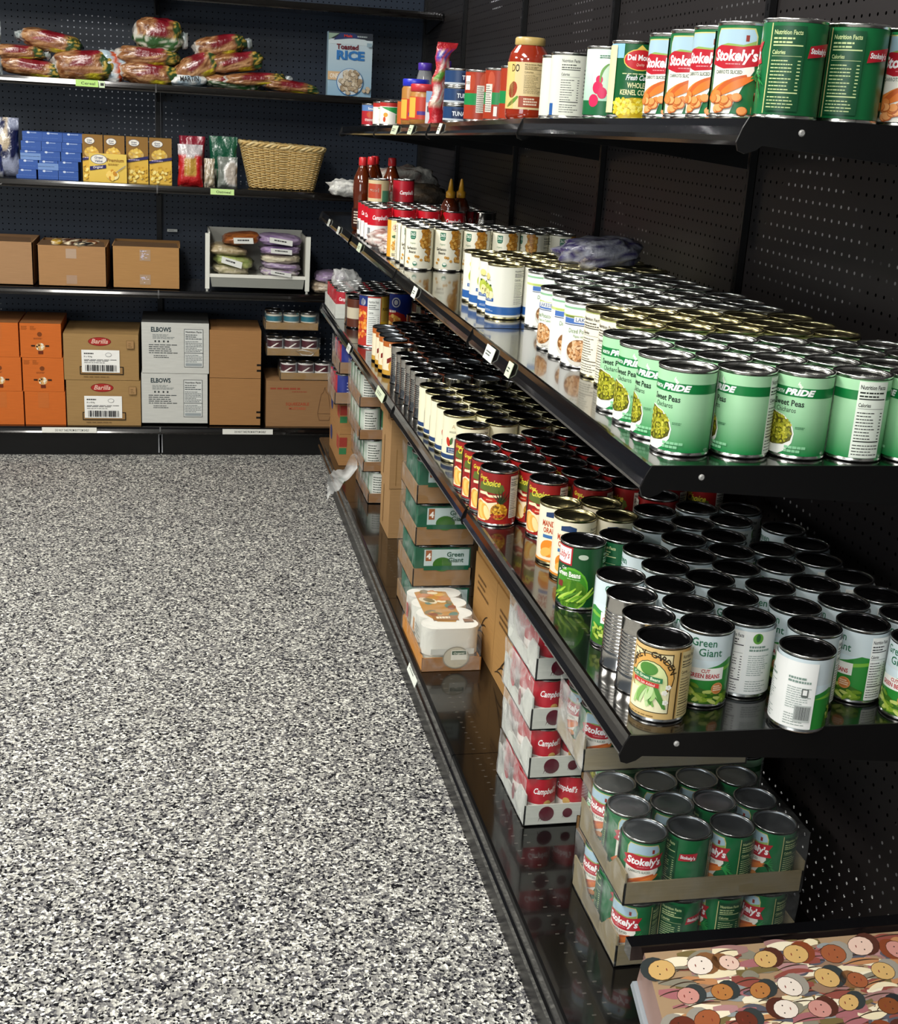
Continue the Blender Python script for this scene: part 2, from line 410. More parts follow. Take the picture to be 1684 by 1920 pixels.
def l_potato():
    a = base('#f4f4ee'); a.rect(-HW, .092, HW, .0955, '#8fbf97').same(); a.rect(-HW, .0775, -.0, .082, '#cdd98a').same()
    a.rect(-.036, .0775, .030, .081, '#b9cf6a'); a.rect(-.036, .068, .030, .0768, '#4a72b8'); a.rect(-.014, .071, .030, .080, '#f2f3ee')
    a.text('LAKESIDE', .008, .0722, .0068, '#2b4f86', 'c', .01, 0, .038).same(); a.rect(-.036, .0655, .03, .0668, '#25406e')
    a.text('Diced Potatoes', -.0, .053, .0075, '#55863f', 'c', 0, 0, .046).same(); a.text('Papas en Cubitos', .004, .046, .0045, '#6f9c56', 'c', 0, 0, .034)
    a.ell(-.002, .021, .024, .0225, '#d9d6cc'); a.ell(-.002, .024, .022, .0185, '#8a5a2c')
    a.blobs(disc(-.002, .024, .020, .0165), 120, .0021, ['#d8a976', '#c8935c', '#e6c298', '#b97f49'], 5, 1.5, 6)
    a.text('NET WT 15 OZ', .012, .0015, .003, '#555555', 'c', 0, 0, .018).same()
    a.nutrition(.042, .001, .085, .099, '#f4f4ee', '#333333', 2)
    return a
def l_pear():
    a = base('#ecebdf'); a.rect(-.05, .004, HW, .020, '#2f62a6').same(); a.rect(-HW, .004, -.05, .020, '#2f62a6'); a.rect(-HW, .021, HW, .0225, '#f6f6f0')
    a.rect(-.035, .029, .0, .036, '#2c5c9e'); a.text('SLICED PEARS', -.018, .031, .0034, '#e8eef6', 'c', 0, 0, .028).same()
    a.ell(-.022, .052, .011, .013, '#b9c64e'); a.ell(-.013, .048, .010, .012, '#a8ba3e'); a.ell(-.019, .044, .008, .010, '#efe3a0').same(); a.ell(-.008, .042, .007, .008, '#f3e9b4')
    a.ell(-.02, .045, .0015, .002, '#5a4a20').same(); a.ell(-.026, .063, .003, .002, '#3d5a2a').same(); a.ell(-.010, .061, .003, .002, '#3d5a2a')
    a.ell(-.022, .078, .009, .007, '#e9d98c'); a.text('Pears', -.018, .070, .004, '#556b3a', 'c', 0, 0, .016).same()
    a.lines(-.028, .009, .0, .014, 2, '#b9cbe4', 4).same(); a.nutrition(.040, .024, .078, .098, '#ecebdf', '#555555', 6)
    return a
def l_cream():
    a = base('#eeeacb'); a.rect(-HW, .003, HW, .013, '#22406f').same(); a.rect(-.020, .017, .016, .030, '#22406f'); a.text('STEWED', -.002, .0235, .004, '#e6e9ef', 'c', .01, 0, .026).same(); a.text('TOMATOES', -.002, .0185, .0035, '#e6e9ef', 'c', .01, 0, .026).same()
    a.ell(-.016, .043, .005, .011, '#c2321e', 12, .25).same(); a.ell(-.008, .045, .004, .009, '#3f6b2c', 12, -.2).same(); a.ell(.002, .047, .009, .013, '#dfe0c8')
    a.text('A', -.004, .075, .009, '#c7a878', 'c').same(); a.lines(-.014, .064, .008, .069, 2, '#6d6a54', 4).same()
    a.nutrition(.045, .012, .085, .098, '#eeeacb', '#44443a', 4); a.barcode(-.085, .02, -.06, .06, 3, '#f6f4e4')
    return a
def l_gold():
    a = base('#f1ecd8'); a.rect(-HW, .098, HW, .1, '#9aa05a'); a.text('Peaches', -.02, .07, .008, '#b4682c', 'c', .01, 0, .034).same(); a.ell(-.02, .04, .02, .018, '#e2a24c')
    a.nutrition(.0, .001, .045, .096, None, '#4a463c', 4); return a
def l_garbanzo():
    a = base('#f4f0da'); a.poly([(-.020, .094), (-.004, .094), (-.004, .078), (-.007, .074), (-.017, .074), (-.020, .078)], '#1f6b4e')
    a.text('365', -.012, .083, .0085, '#eef7ea', 'c', .02, 0, .013).same(); a.lines(-.018, .077, -.006, .081, 1, '#a8cdb8', 2)
    a.text('Organic', -.012, .062, .0045, '#5a8a62', 'c', 0, .3, .016).same(); a.text('Garbanzo', -.016, .048, .0072, '#3a3320', 'c', .025, 0, .030).same(); a.text('Beans', -.013, .0385, .0072, '#3a3320', 'c', .025, 0, .020)
    def gb(q):
        while True:
            x, y = q.uniform(.004, .036), q.uniform(.022, .098)
            if x > .018-(y-.05)*.20-.006*math.sin(y*120): return x, y
    a.blobs(gb, 120, .0040, ['#d0963c', '#c2842c', '#dfae5a', '#b27423'], 8, 1.05, 9, '#8a5a1c')
    for x, y in ((-.002, .031), (.004, .030), (-.022, .024), (.012, .022), (-.026, .015)): a.ell(x, y, .0038, .0036, '#cf9a44', 10).same()
    a.L += 1; a.ell(-.004, .012, .0065, .0065, '#e9efe0'); a.ell(-.004, .012, .0058, .0058, '#3f7f5d'); a.ell(-.004, .014, .0045, .0028, '#eef4e8')
    a.nutrition(-.085, .002, -.045, .098, '#f4f0da', '#4a4634', 2); a.nutrition(.055, .002, .09, .098, '#f4f0da', '#4a4634', 5)
    return a
def l_sw():
    a = base('#f2ecd6'); a.rect(-HW, .0, -.020, .1, '#e2a33a'); a.rect(-.020, .001, .026, .099, '#f0dfae'); a.ell(.004, .080, .020, .013, '#f3ead2'); a.ell(.004, .080, .0185, .0115, '#b5563a'); a.ell(.004, .080, .017, .010, '#f1e3c4')
    a.text('S&W', .004, .076, .0105, '#7a3220', 'c', .03, .2, .027); a.poly([(-.016, .058), (-.004, .062), (.016, .057), (.022, .062), (.024, .054), (.006, .051), (-.014, .053)], '#58734e')
    a.blobs(disc(.004, .032, .019, .016), 60, .0034, ['#dca850', '#ecc47a', '#c98f3c'], 3, 1.05, 8, '#8a5a1c'); a.lines(-.014, .004, .02, .012, 2, '#4a5a6a', 3)
    return a
def l_campbell():
    a = base('#f3f0ec'); a.rect(-HW, .050, HW, .1, '#c31526'); a.text("Campbell's", -.010, .068, .013, '#ffffff', 'c', .02, .35, .050); a.ell(-.004, .022, .012, .0115, '#cf2a1c'); a.ell(-.006, .026, .004, .003, '#e8705a').same(); a.poly([(-.008, .033), (-.003, .036), (.002, .033), (-.002, .031)], '#7a1f16')
    a.rect(.022, .002, .036, .050, '#bdb3b4'); a.lines(.023, .004, .035, .048, 10, '#7c6f72', 3, .4); a.lines(.024, .055, .036, .094, 7, '#e6a3a6', 5, .4)
    a.rect(-.062, .002, -.040, .05, '#f8f8f8'); a.barcode(-.06, .01, -.042, .045, 3)
    return a
def l_choice():
    a = base('#94191a'); a.rect(-HW, 0, HW, .014, '#a8221e')
    a.poly([(-.030, .078), (-.034, .064), (.018, .060), (.026, .068), (.022, .078), (.0, .084)], '#5c6a2a'); a.text('Great', -.022, .085, .0085, '#e7d944', 'c', .02, .35, .022).same(); a.text('Choice', -.002, .075, .0130, '#e7d944', 'c', .02, .35, .038)
    a.poly([(-.030, .060), (-.010, .062), (-.006, .057), (.020, .058), (.020, .054), (-.004, .052), (-.012, .056), (-.030, .055)], '#f3e4b8'); a.poly([(-.018, .050), (.010, .052), (.012, .044), (-.016, .042)], '#c2301c')
    a.lines(-.010, .045, .008, .049, 1, '#f4c0a0', 3)
    a.poly([(-.034, .004), (-.036, .040), (-.024, .046), (-.006, .040), (.012, .044), (.016, .030), (.004, .015), (-.010, .004)], '#f5e3bb')
    a.ell(-.022, .024, .013, .019, '#f0a54a', 18, .3); a.ell(-.018, .023, .010, .017, '#f8c76a', 18, .3); a.ell(-.010, .022, .009, .017, '#f3b04e', 16, .35); a.ell(-.007, .021, .006, .014, '#fbe0a0', 16, .35)
    a.ell(.017, .025, .0165, .0165, '#c98a1c'); a.blobs(disc(.017, .025, .015, .015), 56, .0021, ['#e2ad2e', '#a8701a', '#edc24c', '#7a5418'], 4, 1.3, 6)
    for k in range(7):
        t = -.9+k*.3; a.poly([(.0175, .041), (.0225, .041), (.021+.026*math.sin(t), .041+.030*math.cos(t))], '#1c2a16' if k % 2 else '#2e4020')
    a.blobs(boxr(.005, .014, .028, .019), 12, .0030, ['#b3321c', '#8e2416', '#d06a2e'], 9, 1.3, 6)
    a.nutrition(.036, .012, .058, .096, '#dcd9cb', '#2b2b2b', 3); a.nutrition(-.075, .012, -.048, .096, '#dcd9cb', '#2b2b2b', 5)
    return a
def l_mandarin():
    a = base('#efe6cc'); a.poly([(-.018, .083), (.010, .083), (.010, .091), (-.002, .094), (-.018, .091)], '#1f3a66'); a.text('MANDARIN', -.002, .066, .0105, '#b8481c', 'c', .03, 0, .046).same(); a.text('ORANGES', -.002, .054, .0095, '#b8481c', 'c', .03, 0, .040)
    a.rect(-.022, .044, .018, .050, '#3a6ea8'); a.ell(-.008, .025, .018, .016, '#e48a24'); a.ell(.006, .022, .014, .012, '#f2a840'); a.ell(-.014, .018, .012, .008, '#f6b95a', 14, .5); a.rect(-HW, 0, HW, .004, '#d98a32')
    a.nutrition(.034, .005, .07, .094, '#efe6cc', '#44443a', 3); return a
def l_libby():
    a = base('#0d4a22'); a.ell(-.006, .032, .030, .034, '#5fae2c'); a.ell(-.006, .028, .0285, .034, '#3f8c22').same(); a.ell(-.004, .020, .028, .026, '#8cc63c')
    a.rect(-.042, .069, -.006, .100, '#b3202c'); a.rect(-.040, .0715, -.0085, .0975, '#f7f1ea'); a.text("Libby's", -.024, .080, .0120, '#c2202c', 'c', .01, .25, .026)
    a.text('Cut', -.020, .0605, .0055, '#f2f6ea', 'c', .01, 0, .010).same(); a.text('Green Beans', -.012, .0500, .0090, '#f6faee', 'c', .03, 0, .044); a.lines(-.012, .0455, .010, .048, 1, '#b9dca0', 2)
    a.ell(.012, .086, .008, .0045, '#b9c8b4'); a.rect(-.032, .030, -.020, .040, '#7a241c')
    for k in range(13):
        q = random.Random(k); x = -.030+k*.0045; a.tubepoly([(x-.012, .004+q.uniform(0, .01)), (x, .010+q.uniform(0, .012)), (x+.012, .022+q.uniform(-.004, .014))], .0022, ['#6da528', '#9ecb3c', '#4c8420', '#b7d95c'][k % 4])
    a.nutrition(.046, .004, .078, .096, None, '#a8c8ac', 3); a.rect(-.10, .02, -.07, .09, '#156b34'); a.lines(-.098, .03, -.072, .085, 7, '#b9dcae', 4); return a
def tubepoly(s, pts, r, col):
    L = []; Rr = []; n = len(pts)
    fine = []
    for i in range(13):
        t = i/12; x = (1-t)**2*pts[0][0]+2*t*(1-t)*pts[1][0]+t*t*pts[2][0]; y = (1-t)**2*pts[0][1]+2*t*(1-t)*pts[1][1]+t*t*pts[2][1]; fine.append((x, y))
    for i, (x, y) in enumerate(fine):
        a = fine[max(0, i-1)]; b = fine[min(12, i+1)]; dx, dy = b[0]-a[0], b[1]-a[1]; d = math.hypot(dx, dy) or 1; rr = r*(.35+.65*math.sin(PI*(i+.6)/13.2))
        L.append((x-dy/d*rr, y+dx/d*rr)); Rr.append((x+dy/d*rr, y-dx/d*rr))
    vs = L+Rr; fs = [(i+13, i+14, i+1, i) for i in range(12)]
    return s.raw(vs, fs, col)
Art.tubepoly = tubepoly
def l_giant():
    a = base('#dbe7e6', '#cfdde2'); a.rect(-.075, .0, .040, .064, '#e6f0e6', '#d4e6ee'); 
    a.poly([(-.075, 0), (-.075, .050), (-.050, .058), (-.030, .052), (-.010, .052), (.010, .058), (.028, .066), (.040, .064), (.040, 0)], '#2c8a36'); a.poly([(-.075, .044), (-.05, .050), (-.03, .045), (-.008, .046), (.012, .053), (.040, .058), (.040, .053), (.01, .047), (-.02, .040), (-.05, .044)], '#7cba3e')
    a.text('Green', -.014, .0845, .0115, '#1a6a4a', 'c', .01, 0, .034).same(); a.text('Giant', -.004, .0705, .0115, '#1a6a4a', 'c', .01, 0, .032)
    a.poly([(-.034, .052), (.018, .054), (.018, .036), (-.034, .034)], '#f6f6f0'); a.text('CUT', -.008, .0465, .0050, '#b9252c', 'c', .03, 0, .012).same(); a.text('GREEN BEANS', -.009, .0385, .0062, '#b9252c', 'c', .03, 0, .043)
    a.poly([(-.055, 0), (-.052, .018), (-.040, .030), (-.022, .026), (.0, .020), (.020, .020), (.036, .014), (.036, 0)], '#3a6a1e')
    for k in range(30):
        q = random.Random(k+50); x = q.uniform(-.050, .030); y = q.uniform(.002, .020 if x > -.02 else .028); t = q.uniform(-1, 1.2); l = q.uniform(.005, .010)
        a.tubepoly([(x-l*math.cos(t), y-l*math.sin(t)*.7), (x, y+.001), (x+l*math.cos(t), y+l*math.sin(t)*.7)], .0027, ['#86a832', '#a8c04a', '#6a8f26', '#c2d070'][k % 4]); a.L -= .6
    a.L = math.ceil(a.L); a.ell(.010, .024, .0085, .0085, '#e0975a'); a.ell(.010, .024, .0072, .0072, '#c77a3c'); a.lines(.004, .020, .016, .029, 3, '#f3dcc0', 4, .6)
    a.nutrition(.038, .002, .066, .096, '#f1f2ee', '#26262a', 3)
    a.rect(.066, .002, HW, .096, '#eef0ee').same(); a.rect(-HW, .002, -.075, .096, '#eef0ee')
    for sx in (.072, -.110):
        if sx > 0: a.ell(sx+.010, .086, .007, .008, '#5f9e3a'); a.ell(sx+.010, .087, .003, .006, '#28602e')
        a.lines(sx, .066, sx+.028, .076, 2, '#7c948a', 4, .6); a.lines(sx, .030, sx+.03, .062, 10, '#9aa8a2', 5, .35).same(); a.lines(sx, .006, sx+.03, .024, 5, '#8a9892', 8, .3)
    a.barcode(-.098, .012, -.078, .036, 4, '#b9c0bd'); a.rect(-.092, .048, -.084, .060, '#5c625f'); a.rect(-.0905, .051, -.0855, .0585, '#eef0ee')
    return a
def l_early():
    a = base('#d8b778'); pts = [(-.034, .010), (.024, .010), (.024, .060), (.020, .078), (.008, .090), (-.006, .094), (-.020, .090), (-.034, .078)]
    a.rect(-.036, .0085, .026, .094, '#4a3a1c'); a.rect(-.0345, .010, .0245, .0925, '#e9dcae'); a.ell(-.004, .060, .034, .032, '#3a2c16'); a.ell(-.004, .060, .0325, .0308, '#dba85a'); a.ell(-.004, .052, .026, .030, '#3f4a26'); a.ell(-.004, .052, .0248, .0288, '#d6e0a2')
    a.rect(-.0345, .010, .0245, .040, '#f0ecc4'); a.arc('EARLY GARDEN', -.004, .060, .0275, .0088, '#33240f', -1.25, 1.25, .02)
    a.ell(-.006, .070, .013, .009, '#4f8a3a')
    for k in range(16):
        q = random.Random(k+9); x = -.006+q.uniform(-.020, .020); a.tubepoly([(-.004+q.uniform(-.008, .008), .052), (x, .035), (x+q.uniform(-.012, .012), .018+q.uniform(-.003, .008))], .0030, ['#7fb25a', '#a9cf82', '#4f8a3a', '#c4dfa2'][k % 4])
    for x, y in ((.018, .040), (.020, .026), (.022, .048)):
        for t in range(5): a.ell(x+.0022*math.cos(t*1.257), y+.0022*math.sin(t*1.257), .0018, .0018, '#f7f6ee', 8).same()
    a.L += 1; a.poly([(-.030, .064), (.014, .060), (.014, .053), (-.030, .057)], '#2e7a4a'); a.text('Cut Green Beans', -.008, .0565, .0045, '#eaf3d8', 'c', .02, 0, .038, -.09); a.poly([(-.026, .055), (.010, .052), (.010, .046), (-.026, .049)], '#c5302c'); a.text('No Salt Added', -.008, .0485, .0035, '#f6e2d8', 'c', .01, 0, .026, -.08)
    a.lines(-.03, .003, .018, .0065, 1, '#8a6a34', 4).same(); a.rect(.032, .002, .034, .098, '#4a3a1c').same(); a.nutrition(.036, .002, .062, .098, '#d8c68e', '#4a3a1c', 3); return a
def l_stokely():
    a = base('#136b3a'); a.poly([(-.040, .088), (-.036, .097), (.012, .097), (.016, .088), (.016, .06), (-.040, .06)], '#c9c27a'); a.poly([(-.0385, .088), (-.035, .0955), (.0105, .0955), (.0145, .088), (.0145, .06), (-.0385, .06)], '#a8c6d6'); a.poly([(-.0385, .076), (-.02, .080), (.0, .078), (.0145, .083), (.0145, .06), (-.0385, .06)], '#8fae5a'); a.rect(.002, .082, .006, .089, '#8a2a1e')
    a.poly([(-.040, .0), (-.040, .062), (.014, .062), (.016, .050), (.004, .030), (-.004, .012), (-.008, .0)], '#f2efe4')
    a.poly([(-.046, .072), (-.030, .078), (.0, .076), (.024, .080), (.018, .068), (.024, .056), (.0, .052), (-.022, .051), (-.046, .057), (-.041, .065)], '#b81f2e'); a.text("Stokely's", -.010, .0605, .0125, '#ffffff', 'c', .035, .1, .056); a.lines(-.02, .0555, .006, .058, 1, '#e79aa0', 3)
    a.text('CARROTS SLICED', -.016, .0455, .0042, '#3f5a4a', 'c', .01, 0, .036)
    for k, (x, y, t) in enumerate(((-.030, .030, .45), (-.022, .034, .5), (-.014, .037, .5), (-.006, .036, .42))): a.tubepoly([(x-.016, y-.014), (x, y-.003), (x+.022, y+.006)], .0048, ['#d9722c', '#e88a3c', '#c9602a', '#e07a30'][k])
    for k in range(13):
        q = random.Random(k+3); x = q.uniform(-.036, .008); y = q.uniform(.003, .022); a.ell(x, y, .0062, .0052, '#b9602a', 12).same(); a.L += .3; a.ell(x-.0005, y+.0006, .0055, .0045, ['#e89a56', '#f0a86a', '#e08844'][k % 3], 12)
    a.L = math.ceil(a.L)
    for k in range(16):
        q = random.Random(k+33); a.tubepoly([(.012, .040), (.018, .046), (.018+q.uniform(0, .018), .036+q.uniform(-.02, .02))], .0008, '#2f9a4c').same()
    a.L += 1
    for x0 in (.040, -.098): a.rect(x0-.002, .001, x0-.0008, .099, '#d4c98a').same(); a.rect(x0, .004, x0+.036, .096, '#0f4a2a'); a.nutrition(x0, .004, x0+.036, .096, None, '#c9d89a', 3)
    a.poly([(.082, .075), (.108, .080), (.106, .066), (.080, .062)], '#b81f2e').same(); a.L += 1; a.text("Stokely's", .094, .0675, .006, '#ffffff', 'c', .03, .1, .022)
    return a
def l_delmonte():
    a = base('#0f5a2e'); a.rect(-HW, .080, -.022, .1, '#8fc4e4'); a.ell(.004, .078, .026, .0155, '#e2c65a'); a.ell(.004, .078, .0245, .014, '#c7202a'); a.text('Del Monte', .004, .0775, .0080, '#ffffff', 'c', .03, 0, .040).same(); a.text('Quality', .004, .0695, .004, '#f0c0b0', 'c', 0, .2, .012)
    a.poly([(-.004, .092), (.004, .099), (.012, .092)], '#e2c65a').same(); a.lines(-.022, .057, .030, .060, 1, '#d6dfa8', 3); a.text('Fresh Cut', .0, .0495, .0075, '#ffffff', 'c', .02, .35, .032).same(); a.text('WHOLE', .0, .0385, .0075, '#f3f0b8', 'c', .02, 0, .026).same(); a.text('KERNEL CORN', .0, .0285, .0075, '#f3f0b8', 'c', .02, 0, .046)
    a.ell(.002, .008, .034, .017, '#c9a81c'); a.blobs(lambda q: (q.uniform(-.032, .032), q.uniform(.001, .022)), 110, .0026, ['#f2dc3c', '#e0c228', '#f8ea70'], 3, 1.1, 7); a.rect(-.060, .002, -.034, .098, '#e8e0b0'); a.nutrition(.045, .002, .08, .098, '#e8e6c8', '#33332a', 3); return a
def l_radish():
    a = base('#10603a', '#dff0e4'); a.rect(-HW, .022, HW, .1, '#b4dcc2', '#e2f3e8'); a.ell(.004, .06, .026, .030, '#f0f7ee'); a.poly([(-.010, .035), (-.004, .070), (.012, .085), (.03, .06), (.028, .03)], '#d2ebcf'); a.rect(-HW, 0, HW, .022, '#1a6a3c')
    for x, y, r in ((-.012, .042, .009), (-.004, .034, .008), (-.018, .022, .009), (-.010, .054, .006)): a.ell(x, y, r, r*1.1, '#d92a5c', 14).same(); a.L += .3
    a.L = math.ceil(a.L); a.tubepoly([(-.008, .050), (-.010, .070), (.004, .078)], .002, '#6aa04a').same(); a.lines(-.012, .086, .014, .092, 2, '#2f6a4a', 3); a.nutrition(.045, .002, .08, .098, '#eef4ea', '#44443a', 3); return a
def l_white():
    a = base('#e4e6d8'); a.nutrition(-.022, .002, .016, .098, None, '#4a4e48', 4); a.rect(-.045, .0, -.034, .02, '#2f62a6').same(); a.lines(.022, .03, .034, .08, 8, '#8a8e86', 4); a.barcode(.024, .004, .034, .022, 2, None); a.nutrition(.06, .002, .1, .098, None, '#4a4e48', 2); return a
def l_plum(): # red label fading, tomato
    a = base('#a8391f'); a.rect(-HW, .030, HW, .055, '#1f8a4a'); a.ell(-.016, .078, .008, .018, '#b4472c', 12).same(); a.ell(.012, .078, .010, .020, '#c0553a', 12).same(); a.rect(-.040, .062, -.022, .092, '#eee6dc'); a.text('DICED', -.031, .074, .006, '#2a2a2a', 'c', .02, 0, .016).same(); a.rect(-.004, .014, .016, .072, '#dcd8cc'); a.lines(-.003, .016, .015, .070, 12, '#6f6a62', 3, .4); a.rect(.022, .006, .030, .026, '#f2efe8'); return a
def l_tuna():
    a = base('#22406c', None, .031); a.rect(-HW, .0, HW, .004, '#c2cad2').same(); a.rect(-.016, .005, .022, .027, '#152a50'); a.text('TUNA', .002, .011, .010, '#e8eef4', 'c', .03, 0, .032); return a
def l_small(kind):
    H = .066
    a = Art(); a.rect(-HW, 0, HW, H, {'berry': '#b92a34', 'green': '#f2f0e6', 'cran': '#b21c2c', 'beige': '#cdbb92', 'orange': '#c8642c', 'purple': '#57203c'}[kind])
    if kind == 'berry': a.rect(-HW, .046, HW, H, '#5f82b8'); a.text('STRAWBERRY', 0, .012, .008, '#f3e6e0', 'c', .02, 0, .05).same(); a.ell(.0, .034, .018, .012, '#c8502c'); a.text('Smart', 0, .051, .008, '#f4f4f4', 'c', .02)
    if kind == 'green': a.rect(-HW, .054, HW, H, '#b7302a'); a.poly([(-.03, .052), (.03, .030), (.03, .052)], '#2f9a4c').same(); a.ell(-.012, .028, .008, .007, '#e2a23c').same(); a.ell(-.016, .014, .005, .008, '#c8502c').same(); a.rect(.022, .004, .036, .030, '#6fb25a')
    if kind in ('cran', 'orange', 'purple'): kind != 'orange' and a.text("Campbell's", 0, .024, .012, '#ffffff', 'c', .02, .3, .05)
    if kind == 'beige': a.rect(-.05, .010, .004, .055, '#b54a32').same(); a.rect(.008, .0, .05, .035, '#4f8a6a').same(); a.text('good', -.02, .03, .012, '#f3e6d6', 'c', .03)
    return a
def l_big_blue(H):
    a = Art(); w = PI*.05
    a.rect(-w, 0, w, H, '#17308a'); a.rect(-w, 0, w, .018, '#a8201c'); a.ell(.0, H-.028, .015, .017, '#e8ecf4'); a.ell(.0, H-.028, .011, .013, '#17308a'); a.ell(0, H-.028, .007, .009, '#e8ecf4'); a.poly([(-.05, H*.62), (-.02, H*.66), (.03, H*.56), (.052, H*.34), (.03, .014), (-.05, .014)], '#b02018'); a.lines(-.04, H*.58, .016, H*.65, 1, '#f0e6d8', 3, .7)
    a.ell(-.008, H*.30, .032, .038, '#d99a3c'); a.blobs(disc(-.008, H*.30, .030, .036), 50, .006, ['#e2a842', '#c9782a', '#efc66a', '#b05a20'], 4, 1.0, 8, '#7a3a14'); return a
def l_big_white(H):
    a = Art(); w = PI*.05
    a.rect(-w, 0, w, H, '#b9352a'); a.rect(-w, H*.80, -.03, H, '#1c2f72').same(); a.ell(-.050, H*.88, .012, .012, '#dfe4ee'); a.blobs(boxr(-.075, .02, -.036, H*.7), 50, .006, ['#e2842e', '#cf5a22', '#efb25a'], 4, 1, 8); a.rect(-.030, .004, .014, H-.004, '#e9ece6'); a.nutrition(-.028, .006, .012, H-.006, None, '#6a706c', 3); a.rect(.016, .0, .06, H, '#c9a21c').same(); a.rect(.016, H*.5, .06, H, '#e2c86a'); a.text('PUREE', .036, H*.72, .010, '#4a3410', 'c', .03, 0, .026); return a
def l_green_plain(): a = base('#145a34'); a.nutrition(-.01, .002, .03, .098, None, '#cfd8a0', 3); return a
def l_orangeish(): a = base('#efe3c4'); a.rect(-HW, .084, HW, .1, '#b4632a').same(); a.poly([(-.03, .048), (.02, .075), (.03, .072), (.03, .058), (-.03, .034)], '#7a2014'); a.ell(-.006, .026, .018, .02, '#d9a24a').same(); a.rect(-HW, 0, HW, .014, '#c99a3c'); a.text('RANCH', -.006, .086, .009, '#f3ead2', 'c', .03, 0, .034); return a

# ------------------------------------------------------------------ can builder
_proto = {}; CANS = []
def lid_g(R, z, mi=0):
    g = G(); g.lathe([(R*.935, z-.0012), (R*.925, z-.0046), (R*.88, z-.0048), (R*.86, z-.0042)], 40, '#888888', mi, caps=(False, False)); g.lathe([(R*.86, z-.0042), (R*.66, z-.0041), (R*.64, z-.0044), (.0008, z-.0044)], 40, '#888888', mi, caps=(False, True)); return g
def can_meshes(kind, art, tin='tin', lid='tin', R=.0365, H=.110, ribs=False, nseg=48, lab_z=.005):
    if kind in _proto: return _proto[kind]
    rs = R+.0009
    prof = [(R*.92, 0), (rs, .0004), (rs, .0024), (R-.0002, .0036)]
    if ribs:
        prof += [(R-.0002, .022)]
        z = .024
        while z < H-.026: prof += [(R-.0010, z+.0012), (R-.0019, z+.0026), (R-.0010, z+.0040), (R-.0002, z+.0052)]; z += .0054
    prof += [(R-.0002, H-.0036), (rs, H-.0026), (rs+.0001, H-.0006), (rs-.0006, H), (R*.955, H-.0002), (R*.935, H-.0018)]
    g = G(); g.lathe(prof, 40, '#888888', caps=(True, False)); body = g.mesh('tin', [tin])
    lm = lid_g(R, H).mesh('lid', [lid]); lab = None
    if art is not None:
        g = G(); art.wrap(g, R+.0003, lab_z, nseg, half=HW if abs(R-.0365) < .0006 else None); lab = g.mesh('label', ['print'])
    _proto[kind] = (body, lm, lab); return _proto[kind]
def place_can(kind, x, y, z, off=0.0, label=None, group=None, tilt=None, parent=None, name='food_can', cat='can'):
    body, lm, lab = _proto[kind]
    rz = math.atan2(-(y-CY), -(x-CX))+PI/2+off
    o = obj(name, body, parent, (x, y, z), rz)
    obj('lid', lm, o)
    if lab: obj('paper_label', lab, o)
    if parent is None: tag(o, label, cat, group); CANS.append(o)
    return o
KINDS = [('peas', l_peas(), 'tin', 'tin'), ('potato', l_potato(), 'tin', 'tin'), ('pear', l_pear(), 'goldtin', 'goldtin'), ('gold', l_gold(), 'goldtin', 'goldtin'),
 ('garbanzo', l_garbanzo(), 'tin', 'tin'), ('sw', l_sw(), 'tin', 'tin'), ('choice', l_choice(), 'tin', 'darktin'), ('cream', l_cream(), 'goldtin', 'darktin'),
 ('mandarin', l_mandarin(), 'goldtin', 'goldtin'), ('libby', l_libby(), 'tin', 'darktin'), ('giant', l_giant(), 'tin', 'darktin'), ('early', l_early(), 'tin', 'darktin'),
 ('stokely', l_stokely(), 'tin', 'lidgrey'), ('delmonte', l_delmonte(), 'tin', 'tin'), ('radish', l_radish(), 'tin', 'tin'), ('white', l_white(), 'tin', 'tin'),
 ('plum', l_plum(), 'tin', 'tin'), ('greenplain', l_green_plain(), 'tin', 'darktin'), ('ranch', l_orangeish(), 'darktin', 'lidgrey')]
for k, a, t, l in KINDS: can_meshes(k, a, t, l)
can_meshes('campbell', l_campbell(), 'tin', 'tin', .0365, .110)
can_meshes('bare', None, 'ribtin', 'darktin', ribs=True)
can_meshes('barelight', None, 'ribtin', 'lidgrey', ribs=True)
can_meshes('brown', Art().rect(-HW, 0, HW, .1, '#5a2c1c').rect(-HW, .03, HW, .07, '#c9bfa6'), 'darktin', 'darktin', nseg=24)
can_meshes('tuna', l_tuna(), 'tin', 'tin', .0400, .041, nseg=36)
for k in ('berry', 'green', 'cran', 'beige', 'orange', 'purple'): can_meshes('s_'+k, l_small(k), 'tin', 'tin', .0345, .076, nseg=36)
can_meshes('bigblue', l_big_blue(.155), 'tin', 'darktin', .048, .165, nseg=36)
can_meshes('bigwhite', l_big_white(.165), 'tin', 'darktin', .050, .175, nseg=36)
# ------------------------------------------------------------------ the room
def struct(name, g, m, loc=(0, 0, 0)): return tag(g.build(name, m, None, loc), None, None, None, 'structure')
FZ = -0.02
struct('floor', G().add([(-5, -4, FZ), (1.45, -4, FZ), (1.45, 6.3, FZ), (-5, 6.3, FZ)], [(0, 1, 2, 3)]), 'carpet')
struct('wall_back', G().box(-5, 6.30, FZ, 1.45, 6.38, 3.0), 'lit_patch_wall')
struct('wall_right', G().box(1.45, -4, FZ, 1.53, 6.38, 3.0), 'lit_patch_wall')
struct('ceiling', G().box(-5, -4, 3.0, 1.53, 6.38, 3.06), 'ceiling_tile')
RX = 1.10; BY = 5.95
